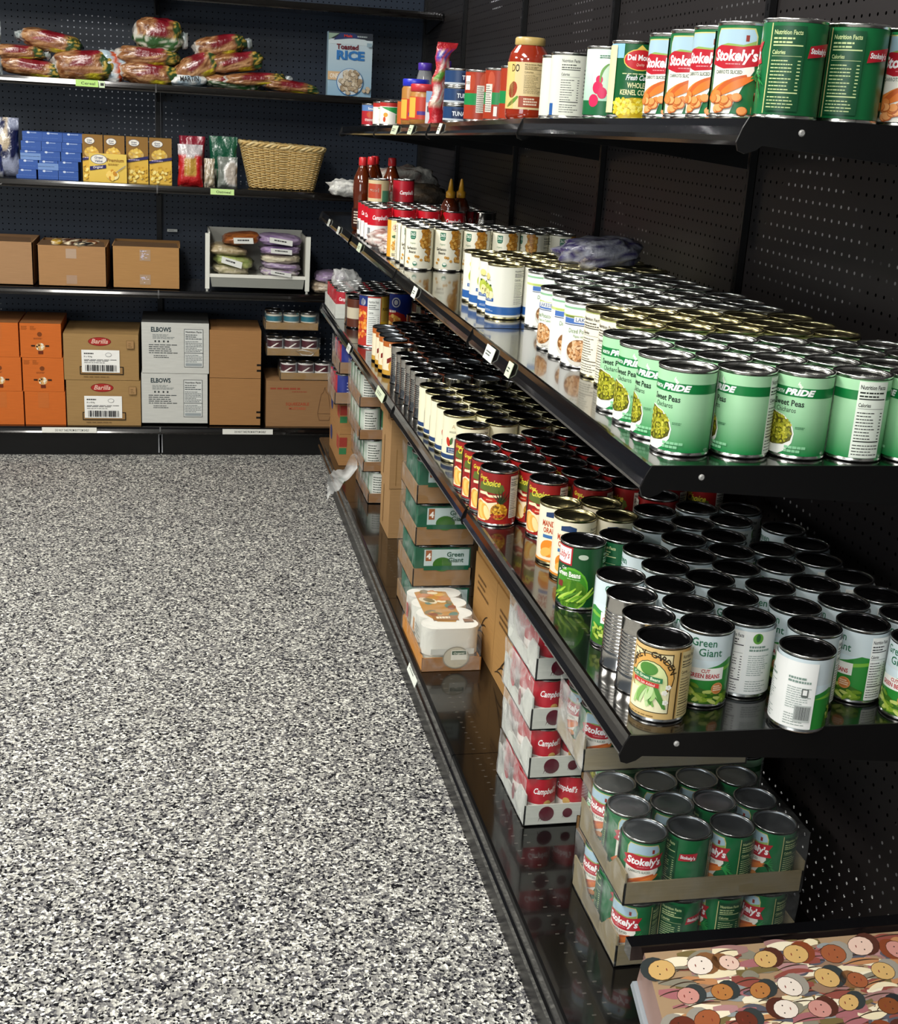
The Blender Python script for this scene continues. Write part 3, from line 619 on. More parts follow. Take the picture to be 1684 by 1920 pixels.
# pegboard gondola along the right wall
g = empty('gondola_run', (RX, 2.36, 0)); tag(g, 'black pegboard gondola wall carrying the long shelves of canned food', 'gondola')
posts = [.46, 1.443, 2.357, 3.271, 4.185, 5.10, 5.94]
for a, b in zip(posts[:-1], posts[1:]):
    G().add([(0, a+.012-2.36, .02), (0, b-.012-2.36, .02), (0, b-.012-2.36, 2.86), (0, a+.012-2.36, 2.86)], [(0, 3, 2, 1)]).build('pegboard', 'peg_black', g)
for p in posts:
    q = G().box(-.015, p-.010-2.36, FZ, -.001, p+.010-2.36, 2.88)
    q.build('upright', 'bracket', g)
    q = G()
    for k in range(104): q.box(-.0158, p-.0015-2.36, .15+k*.0254, -.0152, p+.0015-2.36, .162+k*.0254, '#000000')
    q.build('slot_strip', 'plastic', g)
G().box(-.49, -1.9, FZ, -.47, 2.74, .14).build('kick_plate', 'bracket', g)
G().box(-.03, -1.9, 2.84, .0, 3.58, 2.90).build('top_rail', 'bracket', g)
# gondola across the back
g = empty('gondola_run', (0, BY, 0)); tag(g, 'navy pegboard gondola wall across the end of the aisle', 'gondola')
bposts = [-2.53, -1.31, -.09, 1.095]
for a, b in zip(bposts[:-1], bposts[1:]):
    G().add([(a+.012, 0, .02), (b-.012, 0, .02), (b-.012, 0, 2.86), (a+.012, 0, 2.86)], [(0, 1, 2, 3)]).build('pegboard', 'peg_navy', g)
for p in bposts:
    G().box(p-.011, -.022, FZ, p+.011, -.001, 2.88).build('upright', 'bracket', g)
for a, b in zip(bposts[:-1], bposts[1:]):
    G().box(a+.004, -.392, FZ, b-.004, -.37, .10).build('kick_plate', 'bracket', g)
for dx in (-.009, .005): G().box(-.09+dx, -.402, FZ+.012, -.09+dx+.004, -.392, .105, '#b9bcc0').build('kick_joint_strip', 'plastic', g)
G().box(-2.5, -.03, 2.84, 1.09, 0, 2.90).build('top_rail', 'bracket', g)

CH = [(0, 0), (-.004, -.001), (-.0055, -.010), (-.0085, -.020), (-.0135, -.0265), (-.0125, -.031), (-.004, -.030), (0, -.024)]
def channel(L, axis):
    g = G(); vs = []
    for t in (0, L):
        for a, z in CH: vs.append((a, t, z) if axis == 'y' else (t, a, z))
    n = len(CH); fs = [(i, (i+1) % n, n+(i+1) % n, n+i) for i in range(n)]
    if axis == 'y': fs = [f[::-1] for f in fs]
    fs += [tuple(range(n)), tuple(range(n, 2*n))[::-1]]
    return g.add(vs, fs)
def side_shelf(y0, y1, x, z0, z1, label, group, depth=None):
    depth = depth or (RX-.017-x); L = y1-y0
    o = G().box(0, .001, -.022, depth, L-.001, 0).build('metal_shelf', 'deck_side', None, (x, y0, z0)); o.rotation_euler = (math.atan2(z1-z0, L), 0, 0)
    tag(o, label, 'shelf', group)
    channel(L-.006, 'y').build('price_channel', 'lip', o, (0, .003, 0))
    for t in (-.0015, L-.0015):
        pts = [(-.003, .0005), (-.010, -.012), (-.016, -.028), (-.013, -.037), (-.004, -.040), (.008, -.036), (.016, -.030), (depth*.5, -.046), (depth, -.070), (depth, .0005)]
        v = [(a, t, z) for a, z in pts]+[(a, t+.003, z) for a, z in pts]; n = len(pts)
        G().add(v, [tuple(range(n)), tuple(range(n, 2*n))[::-1]]+[(i, n+i, n+(i+1) % n, (i+1) % n) for i in range(n)]).build('end_bracket', 'bracket', o)
    g = G(); g.lathe([(.004, 0), (.004, .0015), (.0025, .003)], 10, '#9a9a98'); r = g.build('rivet', 'plastic', o, (.062, -.0015, -.014)); r.rotation_euler = (PI/2, 0, 0)
    return o
def rear_shelf(x0, x1, y, z, label, group, depth=None):
    depth = depth or (BY-.035-y)
    o = G().box(.001, 0, -.022, x1-x0-.001, depth, 0).build('metal_shelf', 'deck_rear', None, (x0, y, z))
    tag(o, label, 'shelf', group)
    channel(x1-x0-.006, 'x').build('price_channel', 'lip', o, (.003, 0, 0))
    for t in (.0, x1-x0-.003):
        pts = [(-.003, .0005), (-.012, -.020), (-.014, -.033), (-.004, -.036), (.01, -.030), (depth, -.07), (depth, .0005)]
        v = [(t, a, zz) for a, zz in pts]+[(t+.003, a, zz) for a, zz in pts]; n = len(pts)
        G().add(v, [tuple(range(n))[::-1], tuple(range(n, 2*n))]+[(i, (i+1) % n, n+(i+1) % n, n+i) for i in range(n)]).build('end_bracket', 'bracket', o)
    return o
XA, ZA = .560, 1.112; XB, ZB = .571, .748; XT = .630
sec = [1.373, 2.357, 3.271, 4.185, 5.10]
zt = [1.519, 1.506, 1.482, 1.460, 1.440]
zsec = ['nearest', 'second', 'third', 'farthest']
def topz(y):
    for i in range(4):
        if y <= sec[i+1] or i == 3: return zt[i]+(zt[i+1]-zt[i])*(y-sec[i])/(sec[i+1]-sec[i])
for i in range(4):
    side_shelf(sec[i], sec[i+1], XB, ZB, ZB, zsec[i]+' section of the lower long black shelf full of cans', 'long side shelves')
    side_shelf(sec[i], sec[i+1], XA, ZA, ZA, zsec[i]+' section of the middle long black shelf full of cans', 'long side shelves')
    side_shelf(sec[i], sec[i+1], XT, zt[i], zt[i+1], zsec[i]+' section of the narrow top black shelf at eye level', 'long side shelves')
ZD = .183; XD = .577
for i, (a, b) in enumerate(((.46, 2.357), (2.357, 3.271), (3.271, 4.185), (4.185, 5.10))):
    o = G().box(0, a+.001-a, -.03, RX-.017-XD, b-a-.001, 0).build('base_deck', 'deck_side', None, (XD, a, ZD))
    tag(o, zsec[i]+' section of the glossy black bottom deck just above the carpet on the right', 'shelf', 'bottom decks on the right')
    pts = [(0, 0), (-.005, -.001), (-.008, -.006), (-.008, -.030), (-.012, -.034), (-.012, -.048), (0, -.048)]; n = len(pts); L = b-a-.003
    G().add([(p, .0015, q) for p, q in pts]+[(p, .0015+L, q) for p, q in pts], [tuple(range(n)), tuple(range(n, 2*n))[::-1]]+[(i2, n+i2, n+(i2+1) % n, (i2+1) % n) for i2 in range(n)]).build('front_rail', 'rail', o)
ZR = [.122, .722, 1.158, 1.557]
names = ['bottom', 'second from the bottom', 'third from the bottom', 'bread']
for j, z in enumerate(ZR):
    for a, b, sd in ((-1.31, -.09, 'left'), (-.09, 1.095, 'right')):
        rear_shelf(a, b, 5.507, z, sd+' half of the '+names[j]+' level on the back gondola, black metal', 'shelves of the back gondola')
for a, b, sd in ((-1.31, -.09, 'left'), (-.09, 1.095, 'right')):
    rear_shelf(a, b, 5.56, 1.915, sd+' half of the empty top shelf cut by the upper picture edge', 'shelves of the back gondola')

# ------------------------------------------------------------------ general makers
def card_box(name, label, cat, x0, x1, y0, y1, z0, z1, col='#a47c50', art=None, mats='card', rz=0, group=None, artleft=None, arttop=None, eps=.0006, parent=None, topcol=None):
    w, d, h = x1-x0, y1-y0, z1-z0
    g = G(); g.box(0, 0, 0, w, d, h, col)
    if topcol: g.add([(0, 0, h+.0004), (w, 0, h+.0004), (w, d, h+.0004), (0, d, h+.0004)], [(0, 1, 2, 3)], topcol)
    if art: art.lay(g, (0, 0, 0), (1, 0, 0), (0, 0, 1), eps)
    if artleft: artleft.lay(g, (0, d, 0), (0, -1, 0), (0, 0, 1), eps)
    if arttop: arttop.lay(g, (0, 0, h), (1, 0, 0), (0, 1, 0), eps)
    o = g.build(name, mats, parent, (x0, y0, z0), rz)
    if parent is None: tag(o, label, cat, group)
    return o
def pillow_g(w, d, h, colf, seed=0, nu=28, nv=14, e=.55, crk=.12, tuft=None, g=None, c=(0, 0, 0)):
    g = g or G(); vs = []; cols = []
    def sp(v, p): return math.copysign(abs(v)**p, v)
    for j in range(nv+1):
        ph = -PI/2+PI*j/nv
        for i in range(nu):
            th = 2*PI*i/nu
            x = sp(math.cos(ph), e)*sp(math.cos(th), e); y = sp(math.cos(ph), e)*sp(math.sin(th), e); z = sp(math.sin(ph), .8)
            nn = noise.noise(Vector((x*2.2+seed, y*2.2, z*2.2)))*crk+noise.noise(Vector((x*6+seed, y*6, z*6)))*crk*.5
            k = 1+nn; X, Y, Z = x*k*w/2, y*k*d/2, z*k*h/2
            if tuft: X, Y, Z = tuft(X, Y, Z)
            vs.append((c[0]+X, c[1]+Y, c[2]+Z)); cl = colf(x, y, z); cols.append(lin(cl) if isinstance(cl, str) else cl)
    fs = [(j*nu+i, j*nu+(i+1) % nu, (j+1)*nu+(i+1) % nu, (j+1)*nu+i) for j in range(nv) for i in range(nu)]
    return g.add(vs, fs, '#000000', 0, True, cols)
def nz(x, y, z, s=1.0, seed=0): return noise.noise(Vector((x*s+seed, y*s, z*s)))
def price_tag(x, y, z, w, h, txt, col='#e9efe2', face='y', label='', band=None, group='price tags'):
    a = Art(); a.rect(0, 0, w, h, col)
    if band: a.rect(0, 0, w*.22, h, band)
    if txt: a.text(txt, w*.55, h*.28, h*.42, '#2b2f2b', 'c', .01, 0, w*.62)
    else: a.lines(w*.15, h*.3, w*.9, h*.7, 2, '#5a5f5a', 3)
    g = G()
    if face == 'y': g.box(0, 0, 0, w, .0008, h, col); a.lay(g, (0, 0, 0), (1, 0, 0), (0, 0, 1), .0003)
    else: g.box(0, 0, 0, .0008, w, h, col); a.lay(g, (0, w, 0), (0, -1, 0), (0, 0, 1), .0003)
    o = g.build('price_tag', 'print', None, (x, y, z)); tag(o, label, 'tag', group)
    if face == 'x': o.rotation_euler = (0, math.radians(18), 0)
    return o
# ------------------------------------------------------------------ back gondola, bottom level
z0 = ZR[0]+.001; Y0 = 5.525
def orange_art(print_=True):
    a = Art(); w, h = .165, .145
    if print_:
        a.lines(.006, .118, .030, .136, 4, '#8a4a1c', 2, .4).same(); a.lines(.042, .118, .066, .136, 4, '#8a4a1c', 3, .4).same(); a.ell(.080, .100, .010, .010, '#7a3f1c').same()
        a.lines(.055, .078, .105, .086, 2, '#7a3f1c', 3).same(); a.ell(.081, .046, .019, .017, '#d8a86a').same(); a.L += 1
        a.blobs(disc(.081, .046, .016, .014), 22, .0034, ['#2c2018', '#e8dcc0', '#a86a34', '#f0e8d8'], 5, 1, 7); a.rect(.044, .048, .060, .054, '#2c2018').same(); a.rect(.102, .048, .118, .054, '#2c2018').same(); a.rect(.072, .016, .092, .030, '#6a2c18')
    else: a.rect(.055, .075, .10, .143, '#c26a30')
    return a
for ci, x0 in enumerate((-.838, -.664)):
    for k in range(3):
        dx = [.006, .003, -.002][k]
        card_box('carton', '%s orange food carton of the %s stack at the back' % (['bottom', 'middle', 'top'][k], ['left', 'right'][ci]), 'box', x0+dx, x0+dx+.168, Y0, Y0+.30, z0+k*.1475, z0+(k+1)*.1475-.001,
                 '#c8682a', orange_art(k > 0 and not (ci == 0 and k == 2)), 'card', 0, 'orange cartons', topcol='#8a5a34' if k == 2 else None)
def bar_art():
    a = Art(); w, h = .312, .20
    a.ell(.150, .168, .048, .019, '#7a1f1c', 24); a.ell(.150, .168, .045, .0165, '#a8302c', 24); a.text('Barilla', .150, .160, .020, '#e2b9a8', 'c', .02, .3, .07)
    a.rect(.065, .024, .248, .060, '#2c241a'); a.rect(.069, .028, .244, .056, '#97754a'); a.lines(.080, .012, .23, .018, 1, '#6a5234', 3)
    a.rect(.074, .034, .232, .132, '#f1f1ec'); a.lines(.084, .112, .14, .120, 1, '#4a4a4a', 3, .7).same(); a.text('8 x 454g', .084, .100, .007, '#333333', 'l').same(); a.lines(.084, .082, .222, .092, 2, '#3a3a3a', 5, .5).same(); a.lines(.084, .074, .17, .079, 1, '#5a5a5a', 6, .5)
    a.ell(.186, .112, .013, .009, '#55555a'); a.ell(.186, .112, .0115, .0075, '#f1f1ec'); a.barcode(.080, .036, .228, .070, 3, None)
    a.rect(.262, .140, .294, .176, '#7a5e3a'); a.rect(.2635, .1415, .2925, .1745, '#a58257'); a.lines(.27, .146, .286, .168, 3, '#7a5e3a', 3, .3); return a
for k in range(2):
    card_box('pasta_case', '%s tan pasta case with a red oval logo and white barcode sticker' % ['lower', 'upper'][k], 'box', -.488-.006*k+.004, -.172-.006*k, Y0-.004, Y0+.33, z0+k*.202, z0+k*.202+.2, '#a08052', bar_art(), 'card', 0, 'tan pasta cases')
def elb_art(k):
    a = Art(); w, h = .29, .22
    a.text('ELBOWS', .040, .182, .020, '#2b3c42', 'l', .03, 0, .085).same(); a.lines(.046, .150, .140, .172, 4, '#8a908e', 3, .5).same()
    for i, c in enumerate((.054, .070, .09, .108)): a.rect(c, .136, c+.007, .144, '#3a3f40').same()
    a.lines(.030, .086, .152, .130, 5, '#4a4f50', 5, .4).same(); a.lines(.05, .066, .125, .082, 2, '#4a4f50', 7, .4)
    a.rect(.180, .028, .262, .196, '#3a4244'); a.rect(.182, .030, .260, .194, '#d3d6d2'); a.text('Nutrition Facts', .221, .180, .008, '#2a2f30', 'c', .02, 0, .068).same(); a.lines(.186, .150, .256, .176, 3, '#4a5254', 3, .4).same(); a.lines(.186, .096, .256, .146, 7, '#5c6466', 4, .35).same(); a.rect(.182, .090, .260, .0925, '#3a4244').same(); a.lines(.186, .05, .256, .086, 5, '#6c7476', 4, .35).same(); a.rect(.186, .034, .256, .046, '#9aa2a4'); return a
for k in range(2):
    card_box('pasta_case', '%s white elbow macaroni case with printed nutrition table' % ['lower', 'upper'][k], 'box', -.168+.004*k, .116+.006*k, Y0, Y0+.30, z0+.012+k*.224, z0+.012+k*.224+.222, '#c9cac4', elb_art(k), 'card', 0, 'white elbow pasta cases', topcol='#4a4a48' if k else None)
for k in range(2):
    a = Art(); 
    for zz in (.030, .055): a.rect(.206, zz, .224, zz+.009, '#16120e').same()
    card_box('carton', '%s plain brown carton with black corner marks beside the white cases' % ['lower', 'upper'][k], 'box', .125, .349, Y0+.004, Y0+.30, z0+.004+k*.214, z0+.004+k*.214+.212, '#a3774a', a, 'card', 0, 'plain brown cartons')
a = Art(); a.lines(.018, .168, .205, .178, 1, '#9a4a34', 3, .8).same(); a.lines(.115, .157, .20, .163, 1, '#9a4a34', 4, .6).same(); a.text('SQUEEZABLE', .140, .098, .013, '#a8482e', 'c', .02, 0, .105).same(); a.text('MUSTARD', .140, .078, .012, '#b5583a', 'c', .02, 0, .075)
bott = [(.262, .182), (.256, .160), (.246, .150), (.232, .066), (.232, .058), (.240, .030), (.284, .030), (.292, .058), (.292, .066), (.278, .150), (.268, .160)]
for i in range(len(bott)):
    p, q = bott[i], bott[(i+1) % len(bott)]; dx, dy = q[0]-p[0], q[1]-p[1]; L = math.hypot(dx, dy); n = (-dy/L*.0009, dx/L*.0009); a.poly([(p[0]-n[0], p[1]-n[1]), (q[0]-n[0], q[1]-n[1]), (q[0]+n[0], q[1]+n[1]), (p[0]+n[0], p[1]+n[1])], '#6a4a34').same()
a.rect(.232, .060, .292, .0615, '#6a4a34')
card_box('mustard_case', 'brown carton printed with a squeeze bottle outline, at the right end', 'box', .374, .672, Y0, Y0+.30, z0, z0+.208, '#96714c', a)

def wrap_g(w, d, h, seed, amp=.004, bulge=.006):
    g = G(); n = 10
    def fc(o, u, v, nn):
        o, u, v, nn = Vector(o), Vector(u), Vector(v), Vector(nn); vs = []
        for j in range(n+1):
            for i in range(n+1):
                p = o+u*(i/n)+v*(j/n); e = min(i, n-i, 4)/4*min(j, n-j, 4)/4
                k = noise.noise(p*26+Vector((seed, 0, 0)))*amp+e*bulge*.3; vs.append(p+nn*k)
        g.add(vs, [(j*(n+1)+i, j*(n+1)+i+1, (j+1)*(n+1)+i+1, (j+1)*(n+1)+i) for j in range(n) for i in range(n)], '#ffffff', 0, True)
    fc((0, 0, 0), (w, 0, 0), (0, 0, h), (0, -1, 0)); fc((0, 0, h), (w, 0, 0), (0, d, 0), (0, 0, 1)); g.m = [1]*len(g.m); fc((0, d, 0), (0, -d, 0), (0, 0, h), (-1, 0, 0))
    return g
def tray_g(w, d, hf, col, hl=None, artf=None, arts=None, notch=False, jag=False):
    g = G(); t = .003; hl = hl or hf
    g.box(0, 0, 0, w, d, t, col); 
    if notch:
        for (xa, xb) in ((0, t), (w-t, w)):
            pr = [(0, 0), (d, 0), (d, hl), (d*.80, hl), (d*.66, hl*.45), (d*.34, hl*.45), (d*.20, hl), (0, hl)]; n = len(pr)
            g.add([(xa, p, q) for p, q in pr]+[(xb, p, q) for p, q in pr], [tuple(range(n)), tuple(range(n, 2*n))[::-1]]+[(i, (i+1) % n, n+(i+1) % n, n+i) for i in range(n)], col)
    else: g.box(0, 0, 0, t, d, hl, col); g.box(w-t, 0, 0, w, d, hl, col)
    g.box(0, 0, 0, w, t, hf, col); g.box(0, d-t, 0, w, d, hf, col)
    if artf: artf.lay(g, (0, 0, 0), (1, 0, 0), (0, 0, 1), .0003)
    if arts: arts.lay(g, (0, d, 0), (0, -1, 0), (0, 0, 1), .0003)
    return g
def pack(name, label, x, y, z, nx, ny, kind, R, H, col, hf=.04, hl=None, artf=None, arts=None, wrap='wrap', offs=0.0, group=None, full=False, rz=0, notch=False, seed=0, pr=None, top=None, cat='case', mb=.002):
    pr = pr or (R+.0018)*2; w, d = nx*pr+.007, ny*pr+.007
    e = empty(name, (x, y, z), rz); tag(e, label, cat, group)
    tray_g(w, d, hf, col, hl, artf, arts, notch).build('cardboard_tray', 'card', e)
    body, lm, lab = _proto[kind]; q = random.Random(seed)
    for j in range(ny):
        for i in range(nx):
            if not full and i > 0 and j > 0 and not (top and j < 2): continue
            px, py = .0035+pr*(i+.5), .0035+pr*(j+.5)
            r = math.atan2(-(y+py), -(x+px))+PI/2+(offs if isinstance(offs, (int, float)) else offs[(i+j*nx) % len(offs)])+q.uniform(-.15, .15)
            o = obj('can', body, e, (px, py, .0032), r); obj('lid', lm, o)
            if lab: obj('paper_label', lab, o)
    if wrap: wrap_g(w+.002, d+.002, H+.0045-mb, seed).build('plastic_wrap', [wrap, 'wrapclear'], e, (-.001, -.001, mb))
    return e
can_meshes('jarteal', Art().rect(-HW, 0, HW, .06, '#8a6a3c').rect(-HW, .026, HW, .06, '#dad6c6').rect(-HW, .030, HW, .052, '#1f6f80').poly([(-.03, 0), (-.01, .03), (.02, .03), (.03, 0)], '#e6dfcc'), 'tin', 'tin', .0355, .074, nseg=24)
can_meshes('jarwine', Art().rect(-HW, 0, HW, .068, '#e4e2dc').rect(-HW, .030, HW, .060, '#4a1420').rect(.018, .0, .05, .068, '#c6d2dc').poly([(-.04, .03), (-.01, .05), (.0, .05), (-.03, .03)], '#efe9e0'), 'tin', 'tin', .0365, .074, nseg=24)
for nm, lb, x, z, k in (('jar_tray', 'wrapped tray of teal labelled jars on top of the back corner pile', .366, .556, 'jarteal'), ('jar_tray', 'wrapped tray of maroon and white jars in the middle of the corner pile', .374, .440, 'jarwine'), ('jar_tray', 'wrapped tray of maroon jars lying on the mustard carton', .436, .3315, 'jarwine')):
    pack(nm, lb, x, Y0+.02, z, 3, 2, k, .0365, .076, '#97794f', .034, wrap='wrap', group='jar trays in the corner', seed=int(x*1000), offs=.5)
g = G(); g.tube([(0, 0, 0), (.03, -.01, .006), (.06, -.012, .0), (.085, 0, -.01), (.07, .0, -.02), (.03, -.004, -.018)], .003, 6, closed=True); o = g.build('film_loop', 'wrapmilky', None, (.50, Y0-.004, .47)); tag(o, 'loop of torn clear film hanging on the middle jar tray', 'plastic film')

# ------------------------------------------------------------------ second level: open boxes, white bin
z1 = ZR[1]+.001
def open_box(x0, x1, zt_, art, label, col='#a98056'):
    w, h, d, t = x1-x0, zt_-z1, .30, .004
    e = empty('open_carton', (x0, Y0+.005, z1)); tag(e, label, 'box', 'open cartons on the second level')
    g = G(); g.box(0, 0, 0, w, t, h, col); g.box(0, d-t, 0, w, d, h, col); g.box(0, 0, 0, t, d, h, col); g.box(w-t, 0, 0, w, d, h, col); g.box(0, 0, 0, w, d, t, '#6a4c30')
    art.lay(g, (0, 0, 0), (1, 0, 0), (0, 0, 1), .0006); g.build('carton_body', 'card', e)
    g = G(); g.add([(t, 0, h), (w*.98, 0, h), (w*.95, .07, h+.012), (.01, .07, h+.014)], [(0, 1, 2, 3)], '#5a4430'); g.build('folded_flap', 'card', e)
    return e
a = Art(); a.rect(.02, .08, .05, .083, '#c9b48e')
open_box(-.862, -.600, .902, a, 'open brown carton cut by the left picture edge', '#a5805c')
a = Art(); a.rect(.115, .118, .158, .158, '#b39a84').same(); a.rect(.115, .012, .158, .048, '#a98c74')
open_box(-.583, -.303, .893, a, 'open brown carton with packets poking out of its top')
a = Art(); a.rect(.113, .118, .158, .165, '#a98e72'); a.rect(.113, .018, .158, .060, '#a98e72')
for k in range(26):
    q = random.Random(k); yy = q.choice((q.uniform(.12, .16), q.uniform(.022, .055))); xx = q.uniform(.115, .146); a.rect(xx, yy, xx+q.uniform(.004, .012), yy+.0022, '#dcd6ea').same()
a.L += 1
open_box(-.280, .001, .900, a, 'open brown carton with two strips of shiny tape', '#ab8150')
for i, (x, y, w, h, c) in enumerate(((-.505, .04, .05, .028, '#b08a2c'), (-.45, .06, .09, .03, '#4a2c1c'), (-.37, .07, .08, .024, '#7a4a2a'), (-.40, .03, .06, .02, '#1c1a1c'))):
    o = pillow_g(w, .08, h, lambda x_, y_, z_, c=c: c if nz(x_, y_, z_, 3, i) > -.1 else '#d8c8a8', i, 16, 8, .6, .3).build('snack_packet', 'film', None, (x, Y0+.01+y, .893+h*.25), i*.7)
    tag(o, ['yellow capped packet standing out of the middle open carton', 'dark brown packet in the middle open carton', 'reddish packet at the right of the middle open carton', 'black packet in the middle open carton'][i], 'packet', 'packets in the open carton')
# white stepped bin
e = empty('storage_bin', (.105, Y0-.004, z1)); tag(e, 'white plastic bin tray on side legs holding bags of beans', 'bin')
w = .452
for sx in (0, w-.022):
    g = G(); v = [(sx+.001, 0, .010), (sx+.019, 0, .010), (sx+.021, -.004, .245), (sx+.002, -.004, .245)]; g.add(v+[(a_, b_+.02, c_) for a_, b_, c_ in v], [(0, 1, 2, 3), (7, 6, 5, 4), (0, 4, 5, 1), (1, 5, 6, 2), (2, 6, 7, 3), (3, 7, 4, 0)], '#dfe0d6')
    g.lathe([(.006, 0), (.006, .012)], 12, '#cfd0c8', 0, (sx+.010, .010)); g.build('leg', 'plastic', e)
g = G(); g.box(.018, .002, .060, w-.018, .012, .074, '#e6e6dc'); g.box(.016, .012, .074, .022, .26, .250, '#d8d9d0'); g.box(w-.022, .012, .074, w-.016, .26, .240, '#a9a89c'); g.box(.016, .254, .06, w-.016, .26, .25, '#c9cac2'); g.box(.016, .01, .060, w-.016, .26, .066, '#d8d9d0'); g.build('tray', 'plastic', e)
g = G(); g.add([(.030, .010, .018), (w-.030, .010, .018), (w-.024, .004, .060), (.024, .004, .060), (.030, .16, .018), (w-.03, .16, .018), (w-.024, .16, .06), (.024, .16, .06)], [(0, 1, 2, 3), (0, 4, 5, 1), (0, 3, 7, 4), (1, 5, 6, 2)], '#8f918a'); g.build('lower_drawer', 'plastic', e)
def bean_bag(nm, lb, x, y, z, w, d, h, ca, cb, rz=0, text=None, seed=0, tilt=0):
    def cf(a_, b_, c_):
        n_ = nz(a_, b_, c_, 3.5, seed); return ca if n_ > -.05+.2*abs(c_) else cb
    g = pillow_g(w, d, h, cf, seed, 32, 16, .6, .14)
    o = g.build(nm, 'film', None, (x, y, z+h*.47), rz); o.rotation_euler = (0, tilt, rz)
    tag(o, lb, 'bag', 'bags of beans and rice')
    if text:
        a = Art(); n = 8; lw, lh = w*.52, h*.5
        a.rect(-lw/2, -lh/2, lw/2, lh/2, '#dcded8'); a.lines(-lw*.3, -lh*.1, lw*.3, lh*.2, 1, '#2a2a2a', seed, .8)
        g = G(); a.lay(g, (0, -d*.56, 0), (1, 0, -.1), (0, 0, 1), .0005); g.build('label', 'print', o)
    return o
bx, by = .13, Y0+.10
for i, (x, z, w, h, ca, cb, rz, tx, lb, tl) in enumerate((
    (.215, .068, .15, .045, '#c9bfa4', '#a8a07c', .1, False, 'cream bean bag at the bottom left of the white bin', .05),
    (.230, .100, .17, .055, '#8a9a58', '#a9ae6e', -.1, True, 'green bean bag with a slanted white label in the white bin', .16),
    (.200, .148, .17, .048, '#b8a888', '#9a8a66', .1, False, 'tan bean bag lying on the green labelled one in the bin', .10),
    (.262, .196, .16, .050, '#7a3f1e', '#9a5a2c', .05, True, 'reddish brown lentil bag on top of the left pile in the bin', -.12),
    (.430, .068, .17, .034, '#9a86a4', '#cfc9c4', 0, True, 'lilac bean bag at the bottom of the right pile in the bin', .04),
    (.436, .096, .17, .034, '#8f7a9c', '#b7a9bc', 0, False, 'second lilac bean bag from the bottom of the right pile', .1),
    (.434, .124, .17, .040, '#d6cfb4', '#b9ad94', 0, False, 'cream bean bag between lilac ones in the right pile', 0),
    (.430, .160, .175, .042, '#876c9c', '#a892b4', 0, True, 'fourth bag, lilac, in the right pile of the bin', -.04),
    (.428, .200, .19, .046, '#7e6690', '#9d8aa8', 0, True, 'topmost lilac bag of the right pile in the bin', .03))):
    bean_bag('bean_bag', lb, x, by, z1+z, w, .20, h, ca, cb, rz, tx, i*3+1, tl)
for i, (x, z, w, h, ca, cb) in enumerate(((.635, 0, .13, .055, '#b8a890', '#8a7a66'), (.70, .01, .10, .05, '#a898ac', '#c2b6ae'), (.655, .045, .14, .05, '#9a84a8', '#8a7a90'))):
    bean_bag('bean_bag', ['tan bean bag lying right of the white bin', 'grey lilac bag tucked behind the tan one right of the bin', 'lilac bag on top of the two bags right of the bin'][i], x, by-.02, z1+z, w, .18, h, ca, cb, 0, False, i+40)
price_tag(-.055, BY-.036, .93, .045, .012, None, '#d8dcd8', 'y', 'tiny white sticker on the navy pegboard above the taped carton')

# ------------------------------------------------------------------ third level: boxes, bags, basket
z2 = ZR[2]+.001
n_ = 0
for c, xs in enumerate(((-.652, -.640, -.634, -.630, -.624), (-.566, -.566, -.556, -.550, -.546), (-.486, -.486, -.474, -.470, -.466))):
    for r in range(5):
        a = Art(); a.ell(.024, .0325, .006, .0042, '#c9d4e8').same(); a.lines(.032, .030, .062, .035, 1, '#9fb4dc', r+c, .6).same()
        if (r, c) in ((1, 1), (2, 0)): a.rect(.0, .0, .080, .026, '#6f8fc4').same()
        a.lines(.0, .012, .08, .016, 1, '#5f80bc', r, .3)
        hh = .0365
        o = card_box('baking_mix_box', '%s blue mix box, counted upward, in the %s column beside the gold boxes' % (['lowest', 'second', 'third', 'fourth', 'topmost'][r], ['left', 'middle', 'right'][c]), 'box', xs[r], xs[r]+.0785, Y0+.01+.004*r, Y0+.16, z2+r*.0372, z2+r*.0372+hh, '#2f55a0', a, 'print', 0, 'small blue boxes'); n_ += 1
def mac_art(w, h):
    a = Art(); a.rect(0, 0, w, h, '#8f6a2c', '#8a6428'); a.rect(0, 0, w, h*.52, '#d8b044'); a.ell(w*.36, h*.87, w*.25, h*.075, '#3a4a7a'); a.ell(w*.36, h*.87, w*.235, h*.068, '#ece8dc'); a.text('Great', w*.36, h*.87, h*.035, '#2c3c6c', 'c', .01, .3, w*.26).same(); a.text('Value', w*.36, h*.825, h*.035, '#2c3c6c', 'c', .01, .3, w*.24)
    a.ell(w*.45, h*.62, w*.36, h*.12, '#caa860'); a.blobs(disc(w*.45, h*.65, w*.30, h*.08), 24, w*.06, ['#efd98a', '#e2c058', '#d0a438'], 3, 1.2, 7); a.poly([(0, h*.44), (w, h*.54), (w, h*.60), (0, h*.50)], '#26235a'); a.lines(w*.1, h*.49, w*.8, h*.53, 1, '#b9a8c8', 3, .5)
    a.blobs(boxr(w*.06, h*.04, w*.94, h*.40), 46, w*.065, ['#efd46a', '#dcb23c', '#f6e490', '#c4982c'], 7, 1.3, 7); return a
for i, (xa, xb) in enumerate(((-.389, -.308), (-.303, -.221), (-.214, -.126), (-.121, -.030))):
    card_box('macaroni_box', '%s of the four upright gold macaroni boxes' % ['leftmost', 'second from the left', 'third from the left', 'rightmost'][i], 'box', xa, xb, Y0+.02, Y0+.06, z2, z2+.186, '#b98f38', mac_art(xb-xa, .186), 'print', 0, 'gold macaroni boxes')
